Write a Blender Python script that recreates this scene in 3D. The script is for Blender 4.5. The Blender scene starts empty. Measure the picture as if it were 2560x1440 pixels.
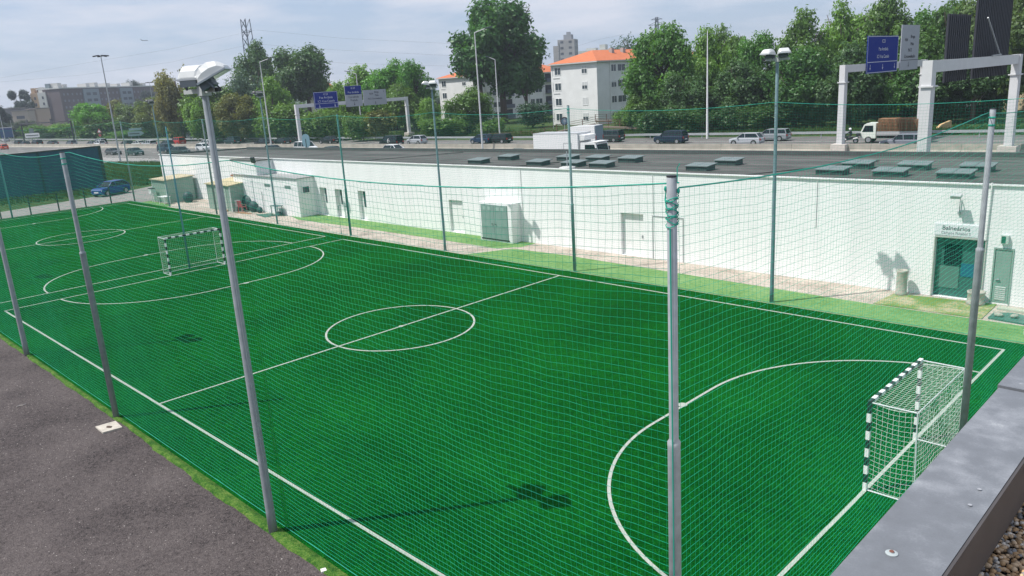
import bpy, math, random
from mathutils import Vector, Matrix
R = math.radians
PI = math.pi
random.seed(7)
sc = bpy.context.scene

# ------------------------------------------------------------------ camera
YAW, PIT, ROLL = R(45.557), R(-14.705), R(-3.61)
FPX = 1942.9
CAM = Vector((42.28, -7.833, 8.921))
_f = Vector((-math.sin(YAW)*math.cos(PIT), math.cos(YAW)*math.cos(PIT), math.sin(PIT)))
_r0 = Vector((math.cos(YAW), math.sin(YAW), 0))
_u0 = _r0.cross(_f)
_r = math.cos(ROLL)*_r0 + math.sin(ROLL)*_u0
_u = -math.sin(ROLL)*_r0 + math.cos(ROLL)*_u0
cd = bpy.data.cameras.new('camera')
cam = bpy.data.objects.new('camera', cd)
sc.collection.objects.link(cam)
cam.matrix_world = Matrix(((_r.x, _u.x, -_f.x, CAM.x), (_r.y, _u.y, -_f.y, CAM.y), (_r.z, _u.z, -_f.z, CAM.z), (0, 0, 0, 1)))
cd.sensor_width = 36.0
cd.lens = 36.0*FPX/2560
cd.clip_start = 0.05
cd.clip_end = 6000
sc.camera = cam

# ------------------------------------------------------------------ sky, sun, exposure
SEL = R(58.3)
SUN = Vector((-0.60*math.cos(SEL), -0.80*math.cos(SEL), math.sin(SEL))).normalized()
w = bpy.data.worlds.new('World'); sc.world = w; w.use_nodes = True
nt = w.node_tree; nt.nodes.clear()
def N(nt, t, **k):
    n = nt.nodes.new(t)
    for a, b in k.items(): setattr(n, a, b)
    return n
out = N(nt, 'ShaderNodeOutputWorld'); bg = N(nt, 'ShaderNodeBackground')
sky = N(nt, 'ShaderNodeTexSky', sky_type='NISHITA', sun_disc=False)
sky.sun_elevation = SEL; sky.sun_rotation = math.atan2(SUN.x, SUN.y)
sky.air_density = 1.0; sky.dust_density = 1.2; sky.ozone_density = 2.0
tc = N(nt, 'ShaderNodeTexCoord')
mp = N(nt, 'ShaderNodeMapping'); mp.inputs['Scale'].default_value = (1.0, 1.0, 5.5)
nz = N(nt, 'ShaderNodeTexNoise'); nz.inputs['Scale'].default_value = 4.6; nz.inputs['Detail'].default_value = 9; nz.inputs['Roughness'].default_value = 0.58
cr = N(nt, 'ShaderNodeValToRGB'); cr.color_ramp.elements[0].position = 0.40; cr.color_ramp.elements[1].position = 0.64
mx = N(nt, 'ShaderNodeMixRGB'); mx.inputs[2].default_value = (5.6, 5.8, 6.5, 1)
mul = N(nt, 'ShaderNodeMath', operation='MULTIPLY_ADD'); mul.inputs[1].default_value = 0.72; mul.inputs[2].default_value = 0.16
L = nt.links.new
mb_ = N(nt, 'ShaderNodeMixRGB'); mb_.inputs[0].default_value = .62; mb_.inputs[2].default_value = (2.75, 3.75, 5.6, 1); L(sky.outputs[0], mb_.inputs[1])
L(tc.outputs['Generated'], mp.inputs[0]); L(mp.outputs[0], nz.inputs['Vector']); L(nz.outputs['Fac'], cr.inputs[0])
L(cr.outputs[0], mul.inputs[0]); L(mul.outputs[0], mx.inputs[0]); L(mb_.outputs[0], mx.inputs[1]); L(mx.outputs[0], bg.inputs[0]); L(bg.outputs[0], out.inputs[0])
bg.inputs[1].default_value = 0.100
sd = bpy.data.lights.new('sun', 'SUN'); so = bpy.data.objects.new('sun', sd); sc.collection.objects.link(so)
sd.energy = 3.8; sd.angle = R(0.5); sd.color = (1.0, 0.965, 0.91)
so.rotation_euler = (-SUN).to_track_quat('-Z', 'Y').to_euler()
sc.view_settings.view_transform = 'Standard'; sc.view_settings.look = 'None'
sc.view_settings.exposure = 0.45; sc.view_settings.gamma = 1.0
sc.cycles.max_bounces = 6; sc.cycles.transparent_max_bounces = 8

# ------------------------------------------------------------------ placement helpers (survey of the photograph)
def ray(u, v): return _f + _r*((u-1280)/FPX) - _u*((v-720)/FPX)
def at(u, v, d): return CAM + ray(u, v)*d
def hit(u, v, ax, val):
    d = ray(u, v); return CAM + d*((val-CAM[ax])/d[ax])
def ground_at(u, d):        # ground point under pixel column u at depth d along the view axis
    lo, hi = 120, 1400
    for _ in range(40):
        m = (lo+hi)/2
        if at(u, m, d).z > 0: lo = m
        else: hi = m
    return at(u, lo, d)

# ------------------------------------------------------------------ materials
MATS = {}
def mat(name, col=(.5, .5, .5), rough=.7, var=0.0, vscale=5.0, bump=0.0, bscale=60.0, metal=0.0, spec=.5, objcol=False, emit=None, coat=0.0, detail=4, dirt=0.0):
    if name in MATS: return MATS[name]
    m = bpy.data.materials.new(name); m.use_nodes = True; n = m.node_tree
    b = n.nodes['Principled BSDF']
    b.inputs['Base Color'].default_value = (*col, 1); b.inputs['Roughness'].default_value = rough
    b.inputs['Metallic'].default_value = metal; b.inputs['Specular IOR Level'].default_value = spec
    b.inputs['Coat Weight'].default_value = coat
    src = None
    if objcol:
        oi = N(n, 'ShaderNodeObjectInfo'); src = oi.outputs['Color']
        n.links.new(src, b.inputs['Base Color'])
    if var > 0 or dirt > 0:
        t = N(n, 'ShaderNodeTexCoord'); nz = N(n, 'ShaderNodeTexNoise'); nz.inputs['Scale'].default_value = vscale; nz.inputs['Detail'].default_value = detail
        n.links.new(t.outputs['Object'], nz.inputs['Vector'])
        mr = N(n, 'ShaderNodeMapRange'); mr.inputs[1].default_value = .25; mr.inputs[2].default_value = .75
        mr.inputs[3].default_value = 1-var; mr.inputs[4].default_value = 1+var
        n.links.new(nz.outputs['Fac'], mr.inputs[0])
        vm = N(n, 'ShaderNodeVectorMath', operation='SCALE')
        if src: n.links.new(src, vm.inputs[0])
        else: vm.inputs[0].default_value = col
        n.links.new(mr.outputs[0], vm.inputs['Scale']); n.links.new(vm.outputs[0], b.inputs['Base Color'])
    if bump > 0:
        t = N(n, 'ShaderNodeTexCoord'); nb = N(n, 'ShaderNodeTexNoise'); nb.inputs['Scale'].default_value = bscale; nb.inputs['Detail'].default_value = 5
        bp = N(n, 'ShaderNodeBump'); bp.inputs['Strength'].default_value = bump; bp.inputs['Distance'].default_value = .02
        n.links.new(t.outputs['Object'], nb.inputs['Vector']); n.links.new(nb.outputs['Fac'], bp.inputs['Height']); n.links.new(bp.outputs[0], b.inputs['Normal'])
    if emit: b.inputs['Emission Color'].default_value = (*emit, 1); b.inputs['Emission Strength'].default_value = 1
    MATS[name] = m; return m

def ramp_mat(name, stops, scales, rough=.9, bump=.3, bscale=80, bdist=.02, weights=None, spec=.3):
    """colour from a mix of several noises through a ramp"""
    if name in MATS: return MATS[name]
    m = bpy.data.materials.new(name); m.use_nodes = True; n = m.node_tree; b = n.nodes['Principled BSDF']
    b.inputs['Roughness'].default_value = rough; b.inputs['Specular IOR Level'].default_value = spec
    t = N(n, 'ShaderNodeTexCoord'); acc = None
    weights = weights or [1/len(scales)]*len(scales)
    for s, wt in zip(scales, weights):
        nz = N(n, 'ShaderNodeTexNoise'); nz.inputs['Scale'].default_value = s; nz.inputs['Detail'].default_value = 4; nz.inputs['Roughness'].default_value = .6
        n.links.new(t.outputs['Object'], nz.inputs['Vector'])
        ma = N(n, 'ShaderNodeMath', operation='MULTIPLY_ADD'); ma.inputs[1].default_value = wt; ma.inputs[2].default_value = 0
        n.links.new(nz.outputs['Fac'], ma.inputs[0])
        if acc: n.links.new(acc.outputs[0], ma.inputs[2])
        acc = ma
    cr = N(n, 'ShaderNodeValToRGB')
    while len(cr.color_ramp.elements) < len(stops): cr.color_ramp.elements.new(.5)
    for e, (p, c) in zip(cr.color_ramp.elements, stops): e.position = .5+(p-.5)*.62; e.color = (*c, 1)
    n.links.new(acc.outputs[0], cr.inputs[0]); n.links.new(cr.outputs[0], b.inputs['Base Color'])
    nb = N(n, 'ShaderNodeTexNoise'); nb.inputs['Scale'].default_value = bscale; nb.inputs['Detail'].default_value = 6
    bp = N(n, 'ShaderNodeBump'); bp.inputs['Strength'].default_value = bump; bp.inputs['Distance'].default_value = bdist
    n.links.new(t.outputs['Object'], nb.inputs['Vector']); n.links.new(nb.outputs['Fac'], bp.inputs['Height']); n.links.new(bp.outputs[0], b.inputs['Normal'])
    MATS[name] = m; return m

TURF = ramp_mat('turf', [(.34, (.0010, .022, .004)), (.5, (.0012, .080, .0085)), (.68, (.012, .185, .016))], [0.22, 4, 20, 52], bump=.9, bscale=45, bdist=.05, weights=[.14, .14, .34, .38], spec=.02)
TURF_EDGE = ramp_mat('turf edge', [(.36, (.012, .065, .010)), (.5, (.055, .14, .018)), (.66, (.15, .22, .05))], [3, 20, 55], bump=.9, bscale=45, bdist=.03, spec=.15)
TURF_OLD = ramp_mat('turf pale', [(.36, (.10, .21, .062)), (.5, (.16, .30, .10)), (.66, (.22, .35, .15))], [0.5, 5, 60], bump=.3, bscale=90, spec=.1)
TURF_WORN = ramp_mat('turf worn', [(.40, (.16, .25, .065)), (.5, (.26, .30, .12)), (.58, (.42, .38, .24))], [0.7, 9, 60], bump=.3, bscale=90, weights=[.6, .25, .15], spec=.1)
CONC = ramp_mat('concrete paving', [(.36, (.30, .25, .205)), (.5, (.46, .395, .335)), (.64, (.58, .51, .44))], [0.8, 7, 70], bump=.3, bscale=60)
YARD = ramp_mat('yard asphalt', [(.36, (.012, .009, .010)), (.5, (.078, .064, .062)), (.62, (.115, .097, .093)), (.74, (.18, .15, .14))], [0.45, 9, 28, 60], bump=1.0, bscale=32, bdist=.035, weights=[.2, .2, .3, .3])
ROAD = ramp_mat('motorway asphalt', [(.35, (.11, .105, .10)), (.65, (.19, .18, .172))], [0.05, .5, 15], bump=.1)
GRASS = ramp_mat('grass', [(.34, (.016, .038, .010)), (.5, (.042, .080, .020)), (.66, (.10, .135, .045))], [.08, .9, 9, 40], bump=.8, bscale=8, bdist=.15, spec=.1)
ROOFM = ramp_mat('roof felt', [(.34, (.070, .070, .066)), (.5, (.105, .105, .098)), (.66, (.145, .143, .134))], [.15, 2.0, 30], bump=.2)
def streak_mat():
    m = bpy.data.materials.new('roof membrane'); m.use_nodes = True; n = m.node_tree; b = n.nodes['Principled BSDF']; b.inputs['Roughness'].default_value = .85; b.inputs['Specular IOR Level'].default_value = .3
    t = N(n, 'ShaderNodeTexCoord'); acc = None
    for sc_, wt, nsc in (((.06, 2.2, 1), .45, 1.0), ((.3, .3, .3), .3, 1.0), ((1, 6, 1), .25, 3.0)):
        mp = N(n, 'ShaderNodeMapping'); mp.inputs['Scale'].default_value = sc_; nz = N(n, 'ShaderNodeTexNoise'); nz.inputs['Scale'].default_value = nsc; nz.inputs['Detail'].default_value = 6
        n.links.new(t.outputs['Object'], mp.inputs[0]); n.links.new(mp.outputs[0], nz.inputs['Vector'])
        ma = N(n, 'ShaderNodeMath', operation='MULTIPLY_ADD'); ma.inputs[1].default_value = wt; ma.inputs[2].default_value = 0; n.links.new(nz.outputs['Fac'], ma.inputs[0])
        if acc: n.links.new(acc.outputs[0], ma.inputs[2])
        acc = ma
    cr = N(n, 'ShaderNodeValToRGB'); cr.color_ramp.elements.new(.5)
    for e, (p, c) in zip(cr.color_ramp.elements, [(.40, (.050, .050, .047)), (.5, (.082, .082, .077)), (.60, (.125, .122, .115))]): e.position = p; e.color = (*c, 1)
    n.links.new(acc.outputs[0], cr.inputs[0]); n.links.new(cr.outputs[0], b.inputs['Base Color']); return m
ROOFM = streak_mat()
LINE = None
def line_mat():
    m = bpy.data.materials.new('line fibres'); m.use_nodes = True; n = m.node_tree; b = n.nodes['Principled BSDF']; b.inputs['Roughness'].default_value = .9
    t = N(n, 'ShaderNodeTexCoord'); nz = N(n, 'ShaderNodeTexNoise'); nz.inputs['Scale'].default_value = 85; nz.inputs['Detail'].default_value = 6; nz.inputs['Roughness'].default_value = .7
    cr = N(n, 'ShaderNodeValToRGB'); e = cr.color_ramp.elements; e[0].position = .34; e[0].color = (.10, .19, .10, 1); e[1].position = .54; e[1].color = (.43, .45, .41, 1)
    n.links.new(t.outputs['Object'], nz.inputs['Vector']); n.links.new(nz.outputs['Fac'], cr.inputs[0]); n.links.new(cr.outputs[0], b.inputs['Base Color'])
    return m
LINE = line_mat()

def brick_wall_mat(name, c1, c2, mortar, sx=.5, sy=.2, rough=.8, bump=.25):
    m = bpy.data.materials.new(name); m.use_nodes = True; n = m.node_tree; b = n.nodes['Principled BSDF']; b.inputs['Roughness'].default_value = rough
    t = N(n, 'ShaderNodeTexCoord'); sx_ = N(n, 'ShaderNodeSeparateXYZ'); cb = N(n, 'ShaderNodeCombineXYZ')
    ad = N(n, 'ShaderNodeMath', operation='ADD')
    n.links.new(t.outputs['Object'], sx_.inputs[0]); n.links.new(sx_.outputs[0], ad.inputs[0]); n.links.new(sx_.outputs[1], ad.inputs[1])
    n.links.new(ad.outputs[0], cb.inputs[0]); n.links.new(sx_.outputs[2], cb.inputs[1])
    br = N(n, 'ShaderNodeTexBrick'); br.inputs['Color1'].default_value = (*c1, 1); br.inputs['Color2'].default_value = (*c2, 1); br.inputs['Mortar'].default_value = (*mortar, 1)
    br.inputs['Scale'].default_value = 1; br.inputs['Brick Width'].default_value = sx; br.inputs['Row Height'].default_value = sy; br.inputs['Mortar Size'].default_value = .008
    n.links.new(cb.outputs[0], br.inputs['Vector'])
    nz = N(n, 'ShaderNodeTexNoise'); nz.inputs['Scale'].default_value = .5; nz.inputs['Detail'].default_value = 7
    mp = N(n, 'ShaderNodeMapping'); mp.inputs['Scale'].default_value = (3.5, 3.5, .22); n.links.new(t.outputs['Object'], mp.inputs[0]); n.links.new(mp.outputs[0], nz.inputs['Vector'])
    mr = N(n, 'ShaderNodeMapRange'); mr.inputs[1].default_value = .3; mr.inputs[2].default_value = .6; mr.inputs[3].default_value = .93; mr.inputs[4].default_value = 1.0
    vm = N(n, 'ShaderNodeVectorMath', operation='SCALE'); n.links.new(nz.outputs['Fac'], mr.inputs[0]); n.links.new(br.outputs['Color'], vm.inputs[0]); n.links.new(mr.outputs[0], vm.inputs['Scale'])
    n.links.new(vm.outputs[0], b.inputs['Base Color'])
    bp = N(n, 'ShaderNodeBump'); bp.inputs['Strength'].default_value = bump; bp.inputs['Distance'].default_value = .01; bp.invert = True
    n.links.new(br.outputs['Fac'], bp.inputs['Height']); n.links.new(bp.outputs[0], b.inputs['Normal'])
    MATS[name] = m; return m
WALLM = brick_wall_mat('painted block wall', (.85, .85, .845), (.835, .835, .83), (.76, .765, .765), .4, .2, bump=.08)
BARR = brick_wall_mat('weathered barrier', (.36, .32, .27), (.31, .28, .24), (.12, .11, .10), 6.0, 3.0, .9)

WHITE = mat('white paint', (.78, .78, .77), .6, var=.05, vscale=3)
PLASTER = mat('white plaster', (.70, .70, .69), .85, var=.08, vscale=.5, detail=8)
GALV = mat('galvanised steel', (.37, .39, .405), .5, var=.16, vscale=9, metal=.15)
GALVD = mat('dull galvanised steel', (.28, .305, .32), .5, var=.15, vscale=7, metal=.15)
GREENP = mat('green grey paint', (.20, .30, .27), .5, var=.06, vscale=4)
SHEDM = mat('grey green cladding', (.27, .35, .30), .6, var=.08, vscale=2)
DARK = mat('dark plastic', (.02, .022, .025), .5)
BLACK = mat('black paint', (.012, .02, .018), .5)
RUBBER = mat('tyre rubber', (.018, .018, .018), .85)
GLASS = mat('dark glass', (.012, .018, .024), .12, spec=.3)
WINM = mat('window glass', (.045, .065, .08), .12, spec=.7)
CORD = mat('net cord', (.002, .40, .245), .75)
ROPE = mat('net rope', (.010, .30, .215), .75)
WNET = mat('white net cord', (.70, .72, .68), .8)
SGREY = mat('skylight casing', (.05, .08, .08), .5, var=.08, vscale=3)
SLID = mat('skylight lid', (.15, .185, .18), .45, var=.1, vscale=3)
KERB = mat('roof upstand', (.075, .085, .085), .8, var=.15, vscale=3)
TILE = mat('orange roof tiles', (.50, .150, .060), .85, var=.1, vscale=1.2, bump=.6, bscale=5)
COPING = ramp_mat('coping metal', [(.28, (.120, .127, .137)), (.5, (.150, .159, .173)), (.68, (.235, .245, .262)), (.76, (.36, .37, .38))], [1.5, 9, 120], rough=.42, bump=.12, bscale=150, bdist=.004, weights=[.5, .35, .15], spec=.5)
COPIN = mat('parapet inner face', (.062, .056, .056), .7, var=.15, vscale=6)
BLUES = mat('blue sign', (.003, .022, .22), .7, spec=.15)
WSIGN = mat('white sign', (.36, .38, .42), .5)
SIGNW = mat('sign white lettering', (.55, .58, .66), .5)
SIGNK = mat('sign dark lettering', (.03, .035, .05), .5)
SIGNBACK = mat('sign back', (.030, .032, .042), .6, var=.15, vscale=2)
GANTRY = mat('gantry paint', (.62, .62, .62), .5, var=.05, vscale=2)
PAINT = mat('car paint', objcol=True, rough=.38, coat=.15, spec=.4)
OBJC = mat('matt coloured', objcol=True, rough=.75)
CHROME = mat('wheel metal', (.42, .43, .45), .35, metal=.6)
REDL = mat('tail light', (.45, .012, .012), .3)
LAMPL = mat('head light', (.75, .77, .8), .15)
BROWNR = mat('brown railing', (.15, .075, .05), .7, var=.15, vscale=2)
WOOD = mat('pallet wood', (.34, .19, .10), .85, var=.25, vscale=8)
BARK = mat('bark', (.085, .065, .05), .9, var=.3, vscale=6, bump=.5, bscale=20)
STONE = mat('concrete cast', (.40, .38, .33), .85, var=.15, vscale=8, bump=.3)
FABRIC = mat('woven sheet', (.016, .062, .115), .7, var=.14, vscale=1.2)

def leaf_mat():
    m = bpy.data.materials.new('foliage'); m.use_nodes = True; n = m.node_tree; n.nodes.clear()
    o = N(n, 'ShaderNodeOutputMaterial'); d = N(n, 'ShaderNodeBsdfDiffuse'); tr = N(n, 'ShaderNodeBsdfTranslucent'); mxs = N(n, 'ShaderNodeMixShader'); gl = N(n, 'ShaderNodeBsdfGlossy'); mg = N(n, 'ShaderNodeMixShader')
    oi = N(n, 'ShaderNodeObjectInfo'); g = N(n, 'ShaderNodeNewGeometry'); t = N(n, 'ShaderNodeTexCoord')
    nz = N(n, 'ShaderNodeTexNoise'); nz.inputs['Scale'].default_value = 2.2; n.links.new(t.outputs['Object'], nz.inputs['Vector'])
    a = N(n, 'ShaderNodeMath', operation='ADD'); n.links.new(nz.outputs['Fac'], a.inputs[0]); n.links.new(g.outputs['Random Per Island'], a.inputs[1])
    mr = N(n, 'ShaderNodeMapRange'); mr.inputs[1].default_value = .3; mr.inputs[2].default_value = 1.7; mr.inputs[3].default_value = 1.15; mr.inputs[4].default_value = 3.2; n.links.new(a.outputs[0], mr.inputs[0])
    vm = N(n, 'ShaderNodeVectorMath', operation='SCALE'); n.links.new(oi.outputs['Color'], vm.inputs[0]); n.links.new(mr.outputs[0], vm.inputs['Scale'])
    n.links.new(vm.outputs[0], d.inputs[0]); vt = N(n, 'ShaderNodeVectorMath', operation='MULTIPLY'); vt.inputs[1].default_value = (1.5, 1.35, .6); n.links.new(vm.outputs[0], vt.inputs[0]); n.links.new(vt.outputs[0], tr.inputs[0])
    mxs.inputs[0].default_value = .42; n.links.new(d.outputs[0], mxs.inputs[1]); n.links.new(tr.outputs[0], mxs.inputs[2])
    gl.inputs['Roughness'].default_value = .45; gl.inputs['Color'].default_value = (.5, .55, .5, 1); mg.inputs[0].default_value = .05
    n.links.new(mxs.outputs[0], mg.inputs[1]); n.links.new(gl.outputs[0], mg.inputs[2]); n.links.new(mg.outputs[0], o.inputs[0])
    return m
LEAF = leaf_mat()

# ------------------------------------------------------------------ mesh helpers
class MB:
    def __init__(s): s.v = []; s.f = []; s.m = []; s.cm = 0
    def add(s, vs, fs):
        b = len(s.v); s.v += [tuple(p) for p in vs]; s.f += [tuple(b+i for i in f) for f in fs]; s.m += [s.cm]*len(fs); return s
    def box(s, x0, x1, y0, y1, z0, z1):
        vs = [(x, y, z) for z in (z0, z1) for y in (y0, y1) for x in (x0, x1)]
        return s.add(vs, [(0, 2, 3, 1), (4, 5, 7, 6), (0, 1, 5, 4), (2, 6, 7, 3), (0, 4, 6, 2), (1, 3, 7, 5)])
    def obox(s, c, ax, ay, az):
        c, ax, ay, az = map(Vector, (c, ax, ay, az))
        vs = [c+ax*i+ay*j+az*k for k in (-1, 1) for j in (-1, 1) for i in (-1, 1)]
        return s.add(vs, [(0, 2, 3, 1), (4, 5, 7, 6), (0, 1, 5, 4), (2, 6, 7, 3), (0, 4, 6, 2), (1, 3, 7, 5)])
    def bar(s, a, b, w, h=None, up=(0, 0, 1)):
        a, b = Vector(a), Vector(b); d = (b-a); l = d.length; d.normalize(); up = Vector(up)
        if abs(d.dot(up)) > .98: up = Vector((1, 0, 0))
        sx = d.cross(up).normalized(); uy = sx.cross(d); h = h or w
        return s.obox((a+b)/2, sx*w/2, d*l/2, uy*h/2)
    def tube(s, pts, r, n=8, cap=True):
        pts = [Vector(p) for p in pts]; rs = r if isinstance(r, (list, tuple)) else [r]*len(pts); vs = []; fs = []
        for i, p in enumerate(pts):
            d = (pts[min(i+1, len(pts)-1)]-pts[max(i-1, 0)]).normalized()
            up = Vector((0, 0, 1)) if abs(d.z) < .95 else Vector((1, 0, 0))
            a = d.cross(up).normalized(); b = a.cross(d)
            for k in range(n):
                t = 2*PI*k/n; vs.append(p+(a*math.cos(t)+b*math.sin(t))*rs[i])
        for i in range(len(pts)-1):
            for k in range(n):
                q = (k+1) % n; fs.append((i*n+k, i*n+q, (i+1)*n+q, (i+1)*n+k))
        if cap and n > 3: fs.append(tuple(range(n-1, -1, -1))); fs.append(tuple((len(pts)-1)*n+k for k in range(n)))
        return s.add(vs, fs)
    def lathe(s, prof, n=20, c=(0, 0, 0)):
        vs = [(c[0]+r*math.cos(2*PI*k/n), c[1]+r*math.sin(2*PI*k/n), c[2]+z) for r, z in prof for k in range(n)]
        fs = [(i*n+k, i*n+(k+1) % n, (i+1)*n+(k+1) % n, (i+1)*n+k) for i in range(len(prof)-1) for k in range(n)]
        if prof[-1][0] > .001: fs.append(tuple((len(prof)-1)*n+k for k in range(n)))
        if prof[0][0] > .001: fs.append(tuple(range(n-1, -1, -1)))
        return s.add(vs, fs)
    def prism(s, poly, z0, z1):
        n = len(poly); vs = [(x, y, z0) for x, y in poly]+[(x, y, z1) for x, y in poly]
        return s.add(vs, [tuple(range(n-1, -1, -1)), tuple(range(n, 2*n))]+[(i, (i+1) % n, n+(i+1) % n, n+i) for i in range(n)])
    def prism_y(s, poly, y0, y1):      # poly of (x, z)
        n = len(poly); vs = [(x, y0, z) for x, z in poly]+[(x, y1, z) for x, z in poly]
        return s.add(vs, [tuple(range(n)), tuple(range(2*n-1, n-1, -1))]+[(i, n+i, n+(i+1) % n, (i+1) % n) for i in range(n)])
    def sheet(s, poly, z): return s.add([(x, y, z) for x, y in poly], [tuple(range(len(poly)))])
    def sphere(s, c, r, n=12, m=8, sq=(1, 1, 1)):
        prof = [(math.sin(PI*i/m), -math.cos(PI*i/m)) for i in range(m+1)]
        b = len(s.v)
        vs = [(c[0]+sq[0]*r*a*math.cos(2*PI*k/n), c[1]+sq[1]*r*a*math.sin(2*PI*k/n), c[2]+sq[2]*r*z) for a, z in prof for k in range(n)]
        return s.add(vs, [(i*n+k, i*n+(k+1) % n, (i+1)*n+(k+1) % n, (i+1)*n+k) for i in range(m) for k in range(n)])
    def mesh(s, name, mats, smooth=False):
        me = bpy.data.meshes.new(name); me.from_pydata(s.v, [], s.f)
        for m in (mats if isinstance(mats, (list, tuple)) else [mats]): me.materials.append(m)
        if any(s.m): me.polygons.foreach_set('material_index', s.m)
        if smooth: me.polygons.foreach_set('use_smooth', [True]*len(s.f))
        me.update(); return me

def link(name, data, parent=None, loc=None, rz=None):
    o = bpy.data.objects.new(name, data); sc.collection.objects.link(o)
    if parent: o.parent = parent
    if loc is not None: o.location = loc
    if rz is not None: o.rotation_euler = (0, 0, rz)
    return o
def part(name, mb, mats, parent, smooth=False, color=None):
    o = link(name, mb.mesh(name, mats, smooth), parent)
    if color: o.color = (*color, 1)
    return o
def tag(o, label, cat, group=None):
    o['label'] = label; o['category'] = cat
    if group: o['group'] = group
    return o
def thing(name, label, cat, loc=(0, 0, 0), rz=0, group=None):
    return tag(link(name, None, None, loc, rz), label, cat, group)
def solo(name, mb, mats, label, cat, loc=(0, 0, 0), rz=0, group=None, smooth=False, color=None):
    o = link(name, mb.mesh(name, mats, smooth), None, loc, rz)
    if color: o.color = (*color, 1)
    return tag(o, label, cat, group)
def struct(name, mb, mats, kind='structure'):
    o = link(name, mb.mesh(name, mats)); o['kind'] = kind; return o
KIDS = {}
def kids(o): return [c for c in bpy.data.objects if c.parent == o]
def copy_tree(o, parent=None, cache=None):
    c = o.copy(); sc.collection.objects.link(c); c.parent = parent
    ch = cache[o.name] if cache and o.name in cache else kids(o)
    for k in ch: copy_tree(k, c, cache)
    return c
def text(body, size, parent, m, loc, rot=(PI/2, 0, PI/2), name='lettering', sx=1.0, align='CENTER'):
    cu = bpy.data.curves.new('t', 'FONT'); cu.body = body; cu.size = size; cu.align_x = align; cu.align_y = 'CENTER'; cu.extrude = .004; cu.resolution_u = 3
    t = bpy.data.objects.new('t', cu); sc.collection.objects.link(t); bpy.context.view_layer.update()
    dg = bpy.context.evaluated_depsgraph_get(); me = bpy.data.meshes.new_from_object(t.evaluated_get(dg))
    bpy.data.objects.remove(t); me.materials.clear(); me.materials.append(m)
    o = link(name, me, parent, loc); o.rotation_euler = rot; o.scale = (sx, 1, 1); return o

# ================================================================== GROUND
MED = lambda x: 72.65+0.0915*x         # centre line of the motorway median
MA = math.atan(.0915)
g = MB(); g.sheet([(-3000, -600), (1500, -600), (1500, 3500), (-3000, 3500)], -.03); struct('ground', g, GRASS)
y0 = MB(); y0.sheet([(-40, -60), (41.5, -60), (41.5, -1.2), (-40, -1.2)], -.012); struct('asphalt_yard', y0, YARD)
# pitch turf, with a ragged near edge
def wav(x): return .4*(.07*math.sin(x*1.7)+.05*math.sin(x*4.3+1)+.03*math.sin(x*11+2))
tb = MB(); xs = [-38.6+i*.15 for i in range(int(77.3/.15)+1)]
vs = []
for x in xs: vs += [(x, -1.16, .0), (x, 19.72, .0)]
tb.add(vs, [(2*i, 2*i+2, 2*i+3, 2*i+1) for i in range(len(xs)-1)]); struct('football_turf', tb, TURF)
tb = MB(); vs = []
for x in xs:
    e = -1.33+wav(x)*.7-(.07 if x > 21.5 else 0)-(.03 if x > 24 else 0)
    h = .03+.012*math.sin(x*3.1)
    vs += [(x, e, -.011), (x, e+.03, .012+h*.6), (x, (e-1.16)/2, .010+h), (x, -1.16, .003)]
tb.add(vs, [(4*i+k, 4*i+4+k, 4*i+5+k, 4*i+1+k) for i in range(len(xs)-1) for k in range(3)]); struct('turf_edge_strip', tb, TURF_EDGE)
# walkway between pitch and building
c = MB(); c.sheet([(-33.4, 19.72), (60, 19.72), (60, 24.2), (-33.4, 24.2)], -.006); struct('concrete_walkway', c, CONC)
c = MB(); c.sheet([(10.6, 19.76), (12.0, 22.2), (15.7, 22.35), (27, 21.85), (31.7, 21.64), (36.6, 21.66), (60, 21.6), (60, 19.76)], -.001); struct('green_walkway_strip', c, TURF_OLD)
c = MB(); c.sheet([(-12.9, 22.5), (-10.4, 21.7), (-4, 21.9), (5, 21.9), (11.0, 21.75), (12.1, 22.75), (12.1, 23.89), (-11, 23.89)], -.001); struct('green_walkway_patch', c, TURF_OLD)
c = MB(); c.prism([(31.7, 21.7), (31.85, 23.45), (33.2, 23.6), (35.3, 23.85), (35.35, 21.75)], .0, .02)
solo('turf_mat', c, TURF_WORN, 'worn green and brown turf mat laid in front of the changing room door', 'mat')
c = MB(); c.sheet([(-39.35, -30), (-44, -30), (-44.6, 0), (-45.3, 10), (-47, 16), (-48.8, 22.5), (-52, 27.5), (-43, 27.5), (-40.5, 23.9), (-33.5, 23.9), (-33.5, 19.75), (-39.35, 19.75)], -.008)
struct('service_path', c, mat('service path asphalt', (.23, .215, .20), .9, var=.12, vscale=.6, bump=.2))
c = MB(); c.sheet([(-36.5, 19.75), (-30, 19.75), (-31, 20.6), (-36.5, 20.75)], .002); struct('grass_patch', c, TURF_OLD)

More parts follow.
